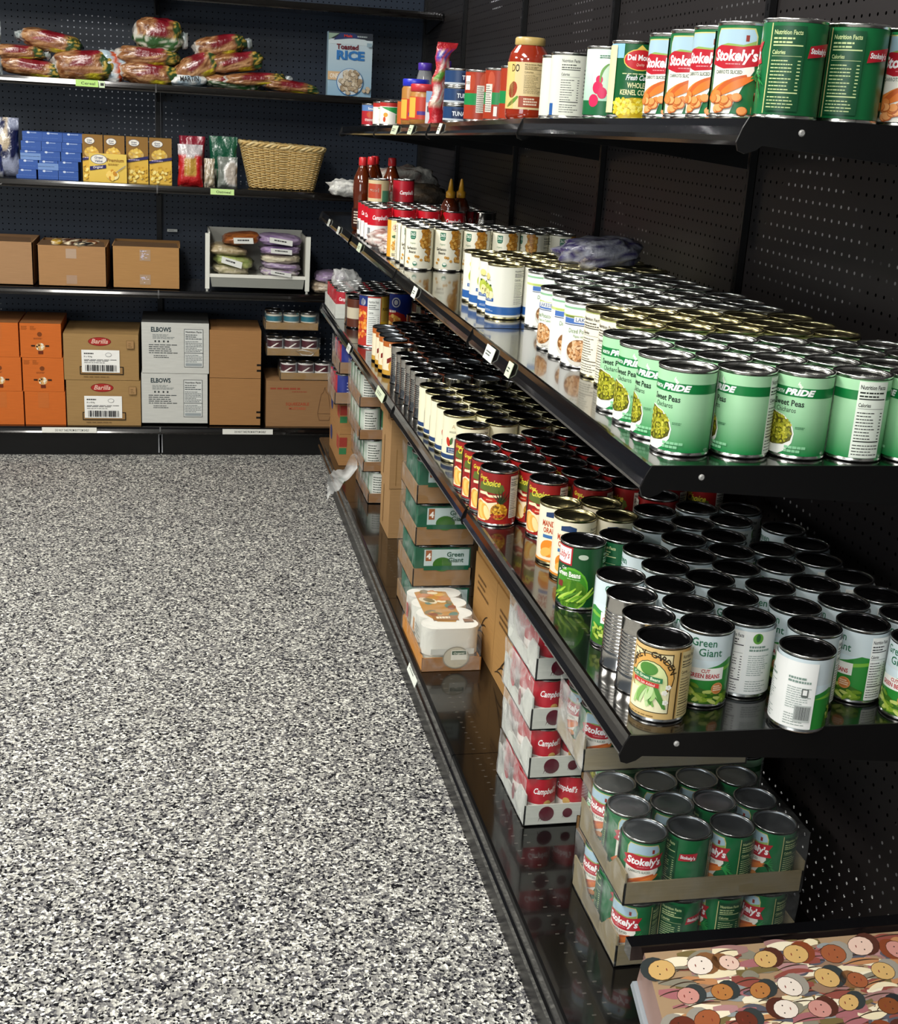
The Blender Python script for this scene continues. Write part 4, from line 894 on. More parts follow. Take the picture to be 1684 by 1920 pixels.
a = Art(); w, h = .150, .114; a.rect(0, 0, w, h, '#dcb84a', '#e2c45c'); a.ell(w*.26, h*.80, w*.22, h*.17, '#26386c'); a.ell(w*.26, h*.80, w*.205, h*.155, '#ece8dc'); a.text('Great', w*.26, h*.82, h*.09, '#2c3c6c', 'c', .01, .3, w*.22).same(); a.text('Value', w*.26, h*.70, h*.09, '#2c3c6c', 'c', .01, .3, w*.2)
a.text('Premium', w*.70, h*.73, h*.13, '#8a5a14', 'c', .01, 0, w*.44).same(); a.lines(w*.5, h*.60, w*.9, h*.68, 2, '#a8822c', 3, .5); a.poly([(w*.02, h*.40), (w*.45, h*.50), (w*.45, h*.62), (w*.02, h*.54)], '#241f5c'); a.text('Original', w*.24, h*.49, h*.085, '#f0e8f0', 'c', .01, .2, w*.26, .1)
a.ell(w*.62, h*.26, w*.17, h*.17, '#efdf9a'); a.blobs(disc(w*.60, h*.26, w*.13, h*.12), 14, w*.05, ['#e0a838', '#c98a24', '#f2cf6a'], 3, 1.3, 7); a.tubepoly([(w*.70, h*.35), (w*.85, h*.5), (w*.98, h*.62)], .0018, '#8a8a90')
card_box('macaroni_box', 'yellow macaroni box laid on its side in front of two upright ones', 'box', -.362, -.213, Y0-.012, Y0+.016, z2, z2+.114, '#dcb84a', a, 'print', 0, 'gold macaroni boxes')
def pouch(nm, lb, x, y, z, w, h, d, cf, seed, mat_='film', group='bags on the third level', n=14):
    g = G(); vs = []; cols = []
    for s_ in (-1, 1):
        for j in range(n+1):
            for i in range(n+1):
                u, v = i/n, j/n; th = d/2*max(0, 1-(2*u-1)**4)**.5*max(0, min(1, v*6))**.5*max(.04, (1-v**3.5))
                k = noise.noise(Vector((u*5+seed, v*6, s_)))*.008*(1 if 0 < u < 1 else .3)
                xx = (u-.5)*w*(1-.07*math.sin(PI*v)+.06*noise.noise(Vector((v*4, seed, i > n/2)))); vs.append((xx, s_*(th)+k, v*h)); cols.append(lin(cf(u, v)))
    m = (n+1)*(n+1)
    fs = [(j*(n+1)+i, j*(n+1)+i+1, (j+1)*(n+1)+i+1, (j+1)*(n+1)+i) for j in range(n) for i in range(n)]
    fs += [tuple(m+q for q in f[::-1]) for f in fs]
    fs += [(j*(n+1), (j+1)*(n+1), m+(j+1)*(n+1), m+j*(n+1)) for j in range(n)]+[((j+1)*(n+1)+n, j*(n+1)+n, m+j*(n+1)+n, m+(j+1)*(n+1)+n) for j in range(n)]
    g.add(vs, fs, '#000000', 0, True, cols)
    o = g.build(nm, mat_, None, (x, y, z)); tag(o, lb, 'bag', group); return o
pouch('noodle_bag', 'burgundy bag standing behind the red pouch', .055, Y0+.11, z2, .11, .20, .05, lambda u, v: '#8a1a30' if v > .35 else ('#c9b490' if nz(u, v, 0, 9) > -.1 else '#5a1a24'), 2)
def redc(u, v):
    if v > .78 or (v > .66 and abs(u-.5) < .2): return '#b9b2b4'
    if .28 < v < .66 and .22 < u < .72: return '#b8903c' if nz(u, v, 0, 14, 3) > -.12 else '#7a4a1c'
    return '#b81c20'
pouch('rice_pouch', 'red pouch with a clear knotted top, in front of the burgundy bag', .046, Y0+.02, z2, .105, .168, .055, redc, 5)
pouch('noodle_bag', 'dark green bag standing behind clear packets left of the basket', .185, Y0+.12, z2, .12, .205, .05, lambda u, v: '#14553c' if v > .35 else ('#1f6b4a' if nz(u, v, 1, 8) > 0 else '#c6bfae'), 7)
pouch('bean_pouch', 'beige bean packet between the red pouch and the half round one', .125, Y0+.03, z2, .045, .115, .035, lambda u, v: '#a89a80' if nz(u, v, 0, 12) > -.1 else '#d6cfc0', 9)
def halfc(u, v):
    r = math.hypot((u-.75)*1.0, v-.45); return '#b6aca0' if r < .36 else ('#e4e2de' if r < .44 else '#7a8078')
pouch('bean_pouch', 'clear packet with a pale half round window beside the basket', .200, Y0+.02, z2, .085, .125, .04, halfc, 11)
def chipc(u, v):
    k = nz(u, v, 0, 2.6, 4); return '#8f96ae' if k > .15 or (v > .8 and u > .7) else ('#161c44' if k > -.3 else '#b8a890')
pouch('snack_bag', 'dark blue and silver snack bag cut by the left picture edge', -.70, Y0+.03, z2, .13, .235, .09, chipc, 14)
pouch('snack_bag', 'second crumpled blue snack bag leaning on the first at the left edge', -.755, Y0-.01, z2, .12, .13, .08, lambda u, v: '#b4b8c0' if nz(u, v, 0, 3, 9) > .05 else '#222c5e', 21)
# wicker basket
e = empty('wicker_basket', (.435, Y0+.12, z2)); tag(e, 'woven straw coloured wicker basket standing empty on the third level', 'basket')
WB, WT, DB, DT, HB = .135, .180, .085, .115, .185
def bpt(t, v, out=0):
    a_ = 2*PI*t; k = 5; cx = math.copysign(abs(math.cos(a_))**(2/k), math.cos(a_)); sy = math.copysign(abs(math.sin(a_))**(2/k), math.sin(a_)); w_ = WB+(WT-WB)*v; d_ = DB+(DT-DB)*v
    return Vector((cx*(w_+out), sy*(d_+out), v*HB*(1-.04*cx)))
NS = 44
g = G(); rows = 34
# even spacing round the rim
T = [0]; 
samp = [bpt(i/720, .5) for i in range(721)]; acc = [0]
for i in range(720): acc.append(acc[-1]+(samp[i+1]-samp[i]).length)
def even(s_):
    s_ = (s_ % 1)*acc[-1]; lo = 0
    import bisect as _b
    i = max(0, _b.bisect_right(acc, s_)-1); i = min(i, 719); return (i+(s_-acc[i])/(acc[i+1]-acc[i] or 1))/720
for r in range(rows):
    v = .03+.88*r/(rows-1); pts = []
    for i in range(NS*4): pts.append(bpt(even(i/(NS*4)), v, .0032*math.cos(PI*i/4+PI*(r % 2))))
    c_ = ['#d6b878', '#c9a664', '#e2c88e'][r % 3]; g.tube(pts, .0026, 5, c_, 0, True)
g.build('weave', 'wicker', e)
g = G()
for i in range(NS): g.tube([bpt(even(i/NS), v) for v in (.0, .3, .6, .95)], .0026, 5, '#b8945a')
g.build('stakes', 'wicker', e)
g = G()
for s_ in range(3): g.tube([bpt(even(i/160), .965+.035*math.sin(i*.55+s_*2.1), .004*math.cos(i*.55+s_*2.1)) for i in range(160)], .0055, 6, ['#d9bd80', '#e6cf98', '#c9a868'][s_], 0, True)
g.build('rim', 'wicker', e)
G().box(-WB+.01, -DB+.01, .002, WB-.01, DB-.01, .006, '#b8945a').build('bottom', 'wicker', e)
price_tag(.128, 5.490, 1.1315, .098, .024, 'Oatmeal', '#c9ea9a', 'y', 'pale green shelf tag under the green bag')

# ------------------------------------------------------------------ bread level
z3 = ZR[3]+.001
def bread(lb, x, y, z, w, h, rz=0, tilt=0, seed=0, d=.13, label2=True, style=0):
    def cf(a_, b_, c_):
        n1 = nz(a_, b_, c_, 2.6, seed)
        if style == 1 and (c_ < -.2): return '#2f5a2c' if nz(a_, b_, c_, 8, seed) > -.1 else '#c8c8b8'
        if abs(a_+.05-.25*c_) < .34+.15*n1 and c_ > -.15-.2*n1 and style != 2: return '#75141f' if abs(a_) < .34 else '#8e2430'
        if a_ > .62: return '#2c4a26' if nz(a_, b_, c_, 7, seed) > -.15 else '#c9a84c'
        if a_ < -.86: return '#c9c4bc'
        if c_ < -.5 and .1 < a_ < .55: return '#d8c832'
        k = nz(a_*1.5, b_, c_*3, 4, seed+3); return '#9a6840' if k > .06 else ('#bd9064' if k > -.16 else '#744426')
    g = pillow_g(w, d, h, cf, seed, 48, 22, .6, .13)
    o = g.build('bread_bag', 'film', None, (x, y, z+h*.46), rz); o.rotation_euler = (0, tilt, rz)
    def nc(a_, b_, c_): return '#c6cccc' if nz(a_, b_, c_, 4, seed) > 0 else '#8f9a9a'
    g = pillow_g(w*.16, .05, h*.5, nc, seed+5, 12, 8, 1.0, .5); g.build('twisted_end', 'film', o, (-w*.53 if seed % 2 else w*.53, 0, -h*.05))
    tag(o, lb, 'bread', 'bagged loaves on the bread level'); return o
for i, (x, y, z, w, h, rz, tl, st, lb) in enumerate((
    (-.585, .09, 0, .25, .072, 0, .12, 0, 'bagged loaf at the bottom of the leftmost pile'),
    (-.640, .09, .060, .22, .060, .1, 0, 0, 'bagged loaf in the middle of the leftmost pile, cut by the edge'),
    (-.505, .12, .102, .24, .080, -.1, .16, 0, 'tilted bagged loaf topping the leftmost pile'),
    (-.380, .08, .002, .25, .115, 0, -.05, 0, 'large bagged loaf with a big red band behind the green tag'),
    (-.275, .10, .0, .14, .120, .3, .3, 2, 'white and blue bread bag with an orange stripe'),
    (-.120, .09, .0, .25, .085, 0, .04, 0, 'lower bagged loaf of the pile left of the upright seam'),
    (-.125, .10, .072, .26, .075, 0, .02, 0, 'middle bagged loaf under the round one'),
    (-.080, .11, .128, .20, .135, 0, .05, 1, 'round green edged loaf sitting highest of all the bread'),
    (.035, .09, .0, .16, .050, 0, -.03, 2, 'pale bread bag with black lettering under the slanted loaf'),
    (.075, .10, .030, .20, .100, 0, -.45, 0, 'loaf leaning up the left side of the right pile'),
    (.215, .12, .000, .25, .060, 0, .05, 1, 'green edged loaf at the bottom of the right pile'),
    (.310, .09, .020, .27, .052, 0, -.08, 0, 'long flat loaf in the lower right pile'),
    (.235, .10, .070, .23, .080, 0, -.14, 0, 'loaf in the middle of the right pile'),
    (.170, .11, .128, .22, .085, 0, -.18, 0, 'top loaf of the right pile with a yellow sticker'),
    (.460, .09, .0, .24, .052, 0, .10, 0, 'lowest loaf sliding toward the cereal box'))):
    o = bread(lb, x, Y0+y, z3+z, w, h, rz, tl, i+1, style=st)
    if i == 4 or i == 8:
        me = o.data; ca = me.color_attributes['Col'].data
        for l in me.loops:
            v = me.vertices[l.vertex_index].co; c_ = '#b4c8d4' if nz(v.x*30, v.y*30, v.z*30, 1, i) > -.1 else '#e4e6e4'
            if i == 4 and abs(v.x+v.z*.6-.02) < .012 and v.y < 0: c_ = '#c8552c'
            ca[l.index].color = lin(c_)
a = Art(); a.text('MARTIN', 0, 0, .020, '#1c1c20', 'c', .03, 0, .075, .04); g = G(); a.lay(g, (0, 0, 0), (1, 0, 0), (0, 0, 1), .0004); g.build('lettering', 'print', bpy.data.objects['bread_bag.008'], (.01, -.079, -.004))
o = pouch('bread_bag', 'clear empty bag end standing at the far left edge', -.72, Y0+.05, z3, .06, .20, .04, lambda u, v: '#9aa2a4' if nz(u, v, 0, 8) > 0 else '#5a6264', 31, 'film', 'bagged loaves on the bread level')
o['category'] = 'bread'
a = Art(); w, h = .186, .253
a.rect(0, 0, w, h, '#8fb4cc', '#c2d0d4'); a.rect(0, .225, w, h, '#2a2f38'); a.poly([(0, .215), (.03, .228), (.09, .231), (.15, .228), (w, .218), (w, .205), (0, .205)], '#c2d0d4'); a.poly([(0, .220), (0, .2465), (.045, .2465)], '#8aa08e').same(); a.poly([(.02, .220), (.05, .249), (.11, .249), (.13, .232), (.08, .228)], '#22305e'); a.text('Malt', .082, .234, .010, '#c8342c', 'c', .03, 0, .035).same(); a.lines(.12, .234, .178, .242, 1, '#9aa4a8', 3, .7)
a.text('Toasted', .080, .186, .020, '#6a1c28', 'c', .035, 0, .092).same(); a.text('RICE', .094, .146, .034, '#2f72b4', 'c', .05, 0, .118); a.rect(.0, .062, .058, .096, '#d6b48a'); a.text('ONE', .026, .070, .018, '#f4ead8', 'c', .03, 0, .034)
a.ell(.094, .056, .057, .055, '#2f6fa8', 32); a.ell(.094, .057, .054, .052, '#cfd8dc', 32); a.blobs(disc(.094, .057, .046, .045), 90, .0075, ['#c4b49a', '#b09c80', '#d6c9b2', '#9a866a'], 5, 1.2, 9, '#6a5a44'); a.blobs(disc(.166, .022, .014, .014), 6, .0065, ['#c4b49a', '#b8a488'], 8, 1.1, 9, '#6a5a44'); a.rect(.160, .20, .182, .215, '#8fa8b4')
card_box('cereal_box', 'upright pale blue toasted rice cereal box with a bowl picture', 'box', .614, .800, Y0+.03, Y0+.09, z3, z3+.253, '#9ab8c8', a, 'print')
price_tag(-.404, 5.490, 1.531, .088, .026, 'Cereal', '#b8e27c', 'y', 'green shelf tag reading Cereal under the bread')
price_tag(-.313, 5.490, 1.530, .022, .026, '1', '#d8ecc4', 'y', 'small tag with the number 1 beside the Cereal tag')
price_tag(-.588, 5.4885, .0965, .228, .024, 'DO NOT TAKE FROM BOTTOM SHELF', '#e9e9e0', 'y', 'long white notice strip under the tan pasta cases')
price_tag(.181, 5.4885, .094, .222, .024, 'DO NOT TAKE FROM BOTTOM SHELF', '#e4e4dc', 'y', 'long white notice strip under the brown cartons')
# ------------------------------------------------------------------ long middle shelf, canned food
def fld(kind, name, desc, x0, y0, nx, ny, z, off=0.0, p=.0752, offs=None, group=None, jit=.004, xs=0.0, skip=(), zoff=0, kinds=None, cat='can'):
    q = random.Random(hash(desc) % 1 + len(desc)*7+ny)
    for j in range(ny):
        for i in range(nx):
            if (i, j) in skip: continue
            r = (offs.get((i, j), q.uniform(-.5, .5)) if offs else q.uniform(-.5, .5))+off
            k = kinds[(i*3+j*5) % len(kinds)] if kinds and i else kind
            place_can(k, x0+i*p+xs*(j % 2)+q.uniform(-jit, jit)*.25, y0+j*p+q.uniform(-jit, jit)*.25-i*.008, z, r,
                      '%s, %s row back, %s from edge' % (desc, ordw(j), 'first' if i == 0 else ordw(i)), group or desc, name=name, cat=cat)
zA = ZA+.0005; zB = ZB+.0005
fld('peas', 'pea_can', 'pale green sweet peas can', .622, 1.448, 6, 4, zA, 0, offs={(0, 0): 0, (1, 0): -.48, (2, 0): .25, (3, 0): -1.45, (4, 0): -.9, (0, 1): -.3, (0, 2): -.05, (0, 3): .15}, group='sweet pea cans on the middle shelf')
fld('gold', 'fruit_can', 'cream labelled can with gold lid behind the pea cans', .672, 1.760, 5, 3, zA, -.2, group='gold lidded cans on the middle shelf', offs={(0, 0): -1.1, (1, 0): -1.0, (0, 1): -1.2, (0, 2): -1.2})
fld('potato', 'potato_can', 'white diced potato can with silver lid', .664, 2.000, 5, 3, zA, 0, offs={(0, 0): -.15, (0, 1): .05, (0, 2): -.9}, group='diced potato cans on the middle shelf')
fld('radish', 'greens_can', 'white and green can among the potato cans', .715, 2.235, 4, 2, zA, .6, group='greens cans on the middle shelf')
fld('potato', 'potato_can', 'white potato can set back from the shelf edge', .706, 2.395, 4, 1, zA, 0, offs={(0, 0): .25}, group='diced potato cans set back')
fld('pear', 'pear_can', 'white and blue pear can with gold lid', .650, 2.500, 5, 4, zA, -.15, offs={(0, 0): -.45, (0, 1): -.1}, group='pear cans on the middle shelf', skip=((4, 3), (3, 3)))
fld('garbanzo', 'garbanzo_can', 'cream garbanzo bean can with green badge', .6165, 3.285, 6, 3, zA, 0, offs={(0, 0): -.15, (1, 0): -.1, (2, 0): -.3, (3, 0): -.1, (4, 0): -.8, (0, 1): -.3}, group='garbanzo cans on the middle shelf')
fld('sw', 'hominy_can', 'yellow and cream bean can with oval red badge', .604, 3.520, 2, 1, zA, 0, offs={(0, 0): -.25}, group='yellow bean cans at the far part of the middle shelf')
fld('campbell', 'soup_can', 'red and white soup can with a tomato picture', .606, 3.925, 5, 4, zA, 0, offs={(0, 0): .35, (1, 0): .35, (2, 0): .2, (3, 0): .3}, group='soup cans on the middle shelf', p=.0765, skip=((4, 0),))
place_can('bare', .93, 3.93, zA, 0, 'unlabelled silver can right of the soup cans on the middle shelf')
for k, x, y, z, lb, o_ in (('s_cran', .715, 4.14, zA+.110, 'short red can stacked on top of the far soup cans', .4), ('s_beige', .628, 4.10, zA+.110, 'short red and beige can stacked on the soup cans below the syrup bottles', .1)):
    place_can(k, x, y, z, o_, lb, 'short cans stacked on soup cans')
# bottles
def bottle(nm, lb, x, y, z, prof, mats, cap, capcol, group, rz=0, label=None, n=28, strap=None):
    g = G(); g.lathe(prof, n); o = g.build(nm, mats, None, (x, y, z), rz)
    g = G(); g.lathe(cap, 20, capcol); g.build('cap', 'plastic', o)
    if label:
        a, R, z0_ = label; g = G(); a.wrap(g, R, z0_, 24); g.build('paper_label', 'print', o)
    tag(o, lb, 'bottle', group); return o
syr = [(.026, 0), (.031, .006), (.032, .05), (.027, .085), (.030, .11), (.032, .145), (.028, .175), (.018, .200), (.013, .212), (.013, .222)]
for x, y, h, lb in ((.606, 4.33, 0, 'leftmost amber syrup bottle with a red cap'), (.648, 4.42, 0, 'second amber syrup bottle with a red cap'), (.672, 4.50, -.004, 'amber syrup bottle half hidden behind the second one'), (.720, 4.42, .0, 'rightmost amber syrup bottle with a red cap')):
    a = Art(); a.rect(-.05, 0, .05, .062, '#2c0e08'); a.lines(-.03, .01, .012, .055, 5, '#cfc0b0', 3, .5)
    bottle('syrup_bottle', lb, x, y, zA, [(r*1.0, z_*1.0) for r, z_ in syr], 'amber', [(.0135, .214), (.0145, .216), (.0140, .238), (.012, .241)], '#c2282c', 'syrup bottles at the far end', math.atan2(-y, -x)+PI/2, (a, .0325, .012))
hon = [(.028, 0), (.031, .008), (.031, .065), (.024, .100), (.029, .118), (.020, .140), (.011, .150)]
for x, y, lb in ((.822, 3.90, 'left honey coloured squeeze bottle with a yellow nozzle'), (.862, 3.93, 'right honey coloured squeeze bottle with a yellow nozzle')):
    a = Art(); a.rect(-.045, 0, .045, .05, '#c78a2c'); a.rect(-.012, .006, .02, .026, '#c9c2bc')
    bottle('honey_bottle', lb, x, y, zA, hon, 'amber', [(.013, .148), (.0145, .150), (.0145, .166), (.009, .170), (.0065, .190), (.003, .205)], '#d0982a', 'squeeze bottles at the far end', math.atan2(-y, -x)+PI/2, (a, .0312, .012))
def bag(nm, lb, x, y, z, w, d, h, cols, seed, rz=0, tilt=0, mats='film', group=None, crk=.28, e=.7):
    def cf(a_, b_, c_):
        k = nz(a_, b_, c_, 3.2, seed); return cols[0] if k > .08 else (cols[1] if k > -.15 else cols[-1])
    o = pillow_g(w, d, h, cf, seed, 30, 16, e, crk).build(nm, mats, None, (x, y, z+h*.42), rz); o.rotation_euler = (0, tilt, rz); tag(o, lb, 'bag', group); return o
bag('food_bag', 'crumpled white bag tucked behind the syrup bottles on the left', .615, 4.78, zA+.085, .14, .10, .06, ['#d8d8d2', '#b9bab6', '#9a9a98'], 4, 0, .1)
bag('food_bag', 'white crumpled bag with a pink stripe behind the red capped bottles', .80, 4.66, zA+.10, .24, .14, .11, ['#dcdad2', '#c9c6be', '#b89a90'], 6, .1, -.1)
bag('food_bag', 'grey brown vacuum bag lying on the cans behind the honey bottles', .80, 4.34, zA+.085, .19, .12, .085, ['#5c544a', '#4a443c', '#6a5a48'], 9, -.1, 0)
bag('food_bag', 'white netted bag with pinkish bulbs at the edge of the middle shelf', .605, 3.755, zA, .09, .20, .055, ['#e4dcd6', '#c4a49c', '#8a6a60'], 12, .2, 0)
bag('food_bag', 'small pale bag beside the yellow bean can at the shelf edge', .600, 3.625, zA, .07, .09, .032, ['#e0dcd6', '#b8a8a0', '#9a8078'], 15, 0, 0)
bag('snack_bag', 'purple and clear crumpled bag lying on top of the pear cans', .868, 2.56, zA+.108, .175, .15, .060, ['#7c7e8c', '#2c2258', '#9a9ca6'], 18, -.1, -.12, crk=.25)
pouch('corn_chip_packet', 'thin clear packet standing on the shelf behind the purple bag', .95, 2.72, zA, .10, .15, .04, lambda u, v: '#55565e' if nz(u, v, 0, 6) > 0 else '#2c2a44', 41, 'film', None)

# ------------------------------------------------------------------ lower long shelf, canned food
gg = [(.706, 1.479, .38), (.777, 1.500, -1.8), (.857, 1.459, .05), (.936, 1.468, -.60), (.812, 1.392, 2.55), (.708, 1.553, -.3), (.786, 1.575, .3), (.865, 1.534, -.6), (.948, 1.545, -.7), (1.016, 1.490, -.4),
      (.706, 1.629, -1.2), (.783, 1.651, -.6), (.862, 1.610, -.1), (.940, 1.620, -.8), (1.018, 1.568, -1), (.732, 1.705, -1.5), (.842, 1.690, -.5), (.922, 1.698, -.7), (1.012, 1.645, -1.1), (.794, 1.755, -.9),
      (.868, 1.768, -1), (1.000, 1.722, -1), (.944, 1.775, -.6), (.812, 1.832, -1.2), (.888, 1.845, -1), (1.018, 1.800, -.7), (.862, 1.910, -.9), (.938, 1.925, -.8), (.785, 1.905, -.7), (.820, 1.985, -.6), (.905, 2.0, -1), (.985, 1.99, -.8), (1.016, 1.88, -.7),
      (.730, 1.782, -.95), (.650, 1.668, .25), (.985, 1.405, -.4)]
dsc = ['first green beans can beside the tan one, its whole front showing', 'green beans can with back text showing, second in the front row', 'green beans can half behind the barcode one', 'green beans can turned to its nutrition table, right in the front row', 'green beans can standing forward with its barcode showing',
       'can behind the first front green beans can']
for i, (x, y, o_) in enumerate(gg):
    if i < 5: lb = dsc[i]
    elif i == 34: lb = 'green beans can at the shelf edge left of the bare silver cans'
    elif i == 35: lb = 'green beans can cut by the right picture edge'
    elif i == 33: lb = 'short looking green beans can showing Nutrition Facts behind the silver cans'
    else:
        r = sorted(range(5, 33), key=lambda k: gg[k][1]).index(i); lb = 'white green beans can, %s nearest of those behind the front row' % (ordw(r) if r < 24 else ['farthest but three', 'farthest but two', 'farthest but one', 'farthest'][r-24])
    place_can('giant', x, y, zB, o_, lb, 'green beans cans on the lower shelf', name='green_bean_can')
place_can('bare', .637, 1.592, zB, 0, 'bare ribbed silver can behind another silver one at the shelf edge', 'unlabelled silver cans', name='unlabelled_can')
place_can('bare', .634, 1.515, zB, 0, 'bare ribbed silver can just behind the tan labelled can', 'unlabelled silver cans', name='unlabelled_can')
place_can('early', .628, 1.438, zB, -.28, 'tan green beans can with an arched title, nearest on the lower shelf', None, name='green_bean_can')
place_can('libby', .640, 1.832, zB, -.25, 'dark green beans can with a red framed sign, standing alone', None, name='green_bean_can')
place_can('greenplain', .712, 1.842, zB, -.9, 'dark green can right of the lone green beans can', None, name='green_bean_can')
for x, y, o_, lb in ((.668, 1.962, -.15, 'nearest mandarin orange can at the shelf edge'), (.662, 2.038, -.2, 'mandarin orange can behind the nearest one'), (.742, 1.955, .1, 'mandarin orange can showing its name, in the second column'), (.737, 2.032, -.5, 'mandarin orange can at the back of the second column')):
    place_can('mandarin', x, y, zB, o_, lb, 'mandarin orange cans', name='mandarin_can')
q = random.Random(5)
for i, (xs_, y0_, n_) in enumerate(((.604, 2.262, 4), (.682, 2.185, 5), (.758, 2.150, 6), (.834, 2.155, 6), (.910, 2.155, 6), (.986, 2.155, 6))):
    for j in range(n_):
        o_ = {(0, 0): -.35, (1, 0): -.35, (2, 0): -.2, (3, 0): -.75, (0, 1): -.15, (0, 2): -.25, (0, 3): -.35, (1, 1): -.6, (2, 1): -.9}.get((i, j), q.uniform(-.6, .3))
        place_can('choice', xs_+q.uniform(-.001, .001), y0_+j*.0765, zB, o_, 'red and gold fruit can, %s in the %s column from the shelf edge' % (ordw(j), ['first', 'second', 'third', 'fourth', 'fifth', 'sixth'][i]), 'red fruit cans on the lower shelf', name='fruit_can')
place_can('choice', .862, 2.078, zB, .25, 'lone red fruit can in shade under the end of the middle shelf', 'red fruit cans on the lower shelf', name='fruit_can')
fld('cream', 'tomato_can', 'cream tomato can with a navy band', .622, 2.640, 5, 6, zB, 0, offs={(0, 0): -.9, (0, 1): -.2, (0, 2): -.05, (0, 3): .1}, group='cream tomato cans on the lower shelf', skip=((0, 0),))
place_can('cream', .640, 2.615, zB, -1.1, 'cream can turned to its side text, nearest of the cream tomato cans', 'cream tomato cans on the lower shelf', name='tomato_can')
fld('bare', 'unlabelled_can', 'bare silver can in the far half', .630, 3.130, 5, 5, zB, 0, group='bare silver cans on the lower shelf', kinds=['barelight', 'bare', 'brown'])
fld('ranch', 'bean_can', 'dark lidded bean can in the far field', .630, 3.515, 6, 7, zB, 0, offs={(0, 3): -.1, (0, 4): -.2, (0, 5): .1}, group='dark lidded bean cans on the lower shelf', kinds=['brown', 'brown', 'bare'], skip=((0, 0), (0, 1), (0, 6)))
place_can('bare', .640, 3.56, zB, 0, 'silver can between the bare cans and the bean cans', 'bare silver cans on the lower shelf', name='unlabelled_can')
place_can('bigwhite', .636, 4.155, zB, .15, 'large tomato puree can turned to its white nutrition panel', 'large cans on the lower shelf', name='large_can')
place_can('bigblue', .742, 4.30, zB, -.15, 'large blue pasta can under the edge of the middle shelf', 'large cans on the lower shelf', name='large_can')
q = random.Random(11)
for j in range(13):
    for i in range(6):
        x, y = .630+i*.0755, 4.06+j*.0765
        if i < 3 and j < 6 and not (i == 2 and j < 2): continue
        if i < 4 and y > 4.66: continue
        if y > 5.05: continue
        place_can(['brown', 'bare', 'brown', 'cream'][(i+j*3) % 4], x+q.uniform(-.001, .001), y, zB, q.uniform(-1, 1), 'dark lidded can near the corner, %s row from the puree can, %s from the edge' % (ordw(j), ['first', 'second', 'third', 'fourth', 'fifth', 'sixth'][i]), 'dark lidded cans near the corner', name='bean_can')
a = Art(); a.rect(0, 0, .3, .055, '#dcdfd6'); a.text('Campbell', .165, .014, .030, '#7a1c22', 'c', .02, .3, .19)
can_meshes('soup', Art().rect(-.1037, 0, .1037, .09, '#b5172a').rect(-.1037, 0, .1037, .036, '#efe9e2').text("Campbell's", -.004, .058, .013, '#ffffff', 'c', .02, .35, .05).ell(0, .036, .008, .008, '#c9a25a').lines(.03, .045, .06, .085, 6, '#e8a8ac', 3, .5).lines(.03, .004, .06, .034, 5, '#b8a8a4', 5, .5), 'tin', 'tin', .0330, .0985, nseg=36)
pack('soup_tray', 'white wrapped tray of red soup cans at the far end of the lower shelf', .572, 4.70, ZB+.001, 4, 5, 'soup', .033, .0985, '#d8dad2', .052, .052, a, None, 'wrap', .3, None, True, seed=3, cat='case')
bag('film_bag', 'puffed clear wrap standing up over the far soup tray', .62, 4.78, zB+.105, .10, .09, .075, ['#a8abb0', '#6a6c74', '#c2c4c8'], 33, .3, .2, 'wrapmilky')
card_box('display_carton', 'small grey printed carton behind the large puree can', 'box', .66, .73, 4.60, 4.66, ZB+.001, ZB+.105, '#77736c', Art().lines(.006, .06, .06, .09, 2, '#c9c9c4', 3, .6))

# no two cans may share the same spot: ease apart those that touch
for it in range(40):
    for i, a_ in enumerate(CANS):
        for b_ in CANS[i+1:]:
            if abs(a_.location.z-b_.location.z) > .05: continue
            dx, dy = b_.location.x-a_.location.x, b_.location.y-a_.location.y
            if abs(dx) > .09 or abs(dy) > .09: continue
            R_ = {'large_can': .0505}.get(a_.name.split('.')[0], .0374)+{'large_can': .0505}.get(b_.name.split('.')[0], .0374)
            d_ = math.hypot(dx, dy)
            if 1e-6 < d_ < R_:
                k_ = (R_-d_)/2/d_; a_.location.x -= dx*k_*.7; a_.location.y -= dy*k_; b_.location.x += dx*k_*.7; b_.location.y += dy*k_
    for a_ in CANS: a_.location.x = min(1.058-.0374, max(XA+.040, a_.location.x))
# ------------------------------------------------------------------ narrow top shelf
def topcan(kind, x, y, o_, lb, name='food_can', group=None, dz=0): return place_can(kind, x, y, topz(y)+.001+dz, o_, lb, group, name=name)
for i, (x, y, o_) in enumerate(((.672, 1.738, -.30), (.674, 1.663, -.10), (.676, 1.588, -.35), (.676, 1.513, -.10), (.700, 1.437, -1.75), (.778, 1.437, -1.80), (.856, 1.437, .05), (.765, 1.515, -.9))):
    topcan('stokely', x, y, o_, ['farthest of the four carrot cans with red banners in a line', 'second farthest of the four carrot cans in a line', 'third carrot can of the line, mostly hidden', 'nearest carrot can of the line showing its red banner whole', 'green can turned to Nutrition Facts at the near end, left one', 'green can turned to Nutrition Facts, right of its twin', 'carrot can at the right edge of the top shelf', 'green can peeking out behind the line of carrot cans'][i], 'carrot_can', 'carrot cans on the top shelf')
topcan('delmonte', .675, 1.905, .1, 'dark green corn can with a red and gold shield', 'corn_can')
topcan('radish', .682, 2.05, -.1, 'pale green can with pink radishes picture', 'vegetable_can')
topcan('white', .680, 2.250, .05, 'cream can turned to its nutrition table on the top shelf', 'vegetable_can', 'cream cans on the top shelf'); topcan('white', .690, 2.345, 1.2, 'cream can half hidden behind the nutrition table one', 'vegetable_can', 'cream cans on the top shelf')
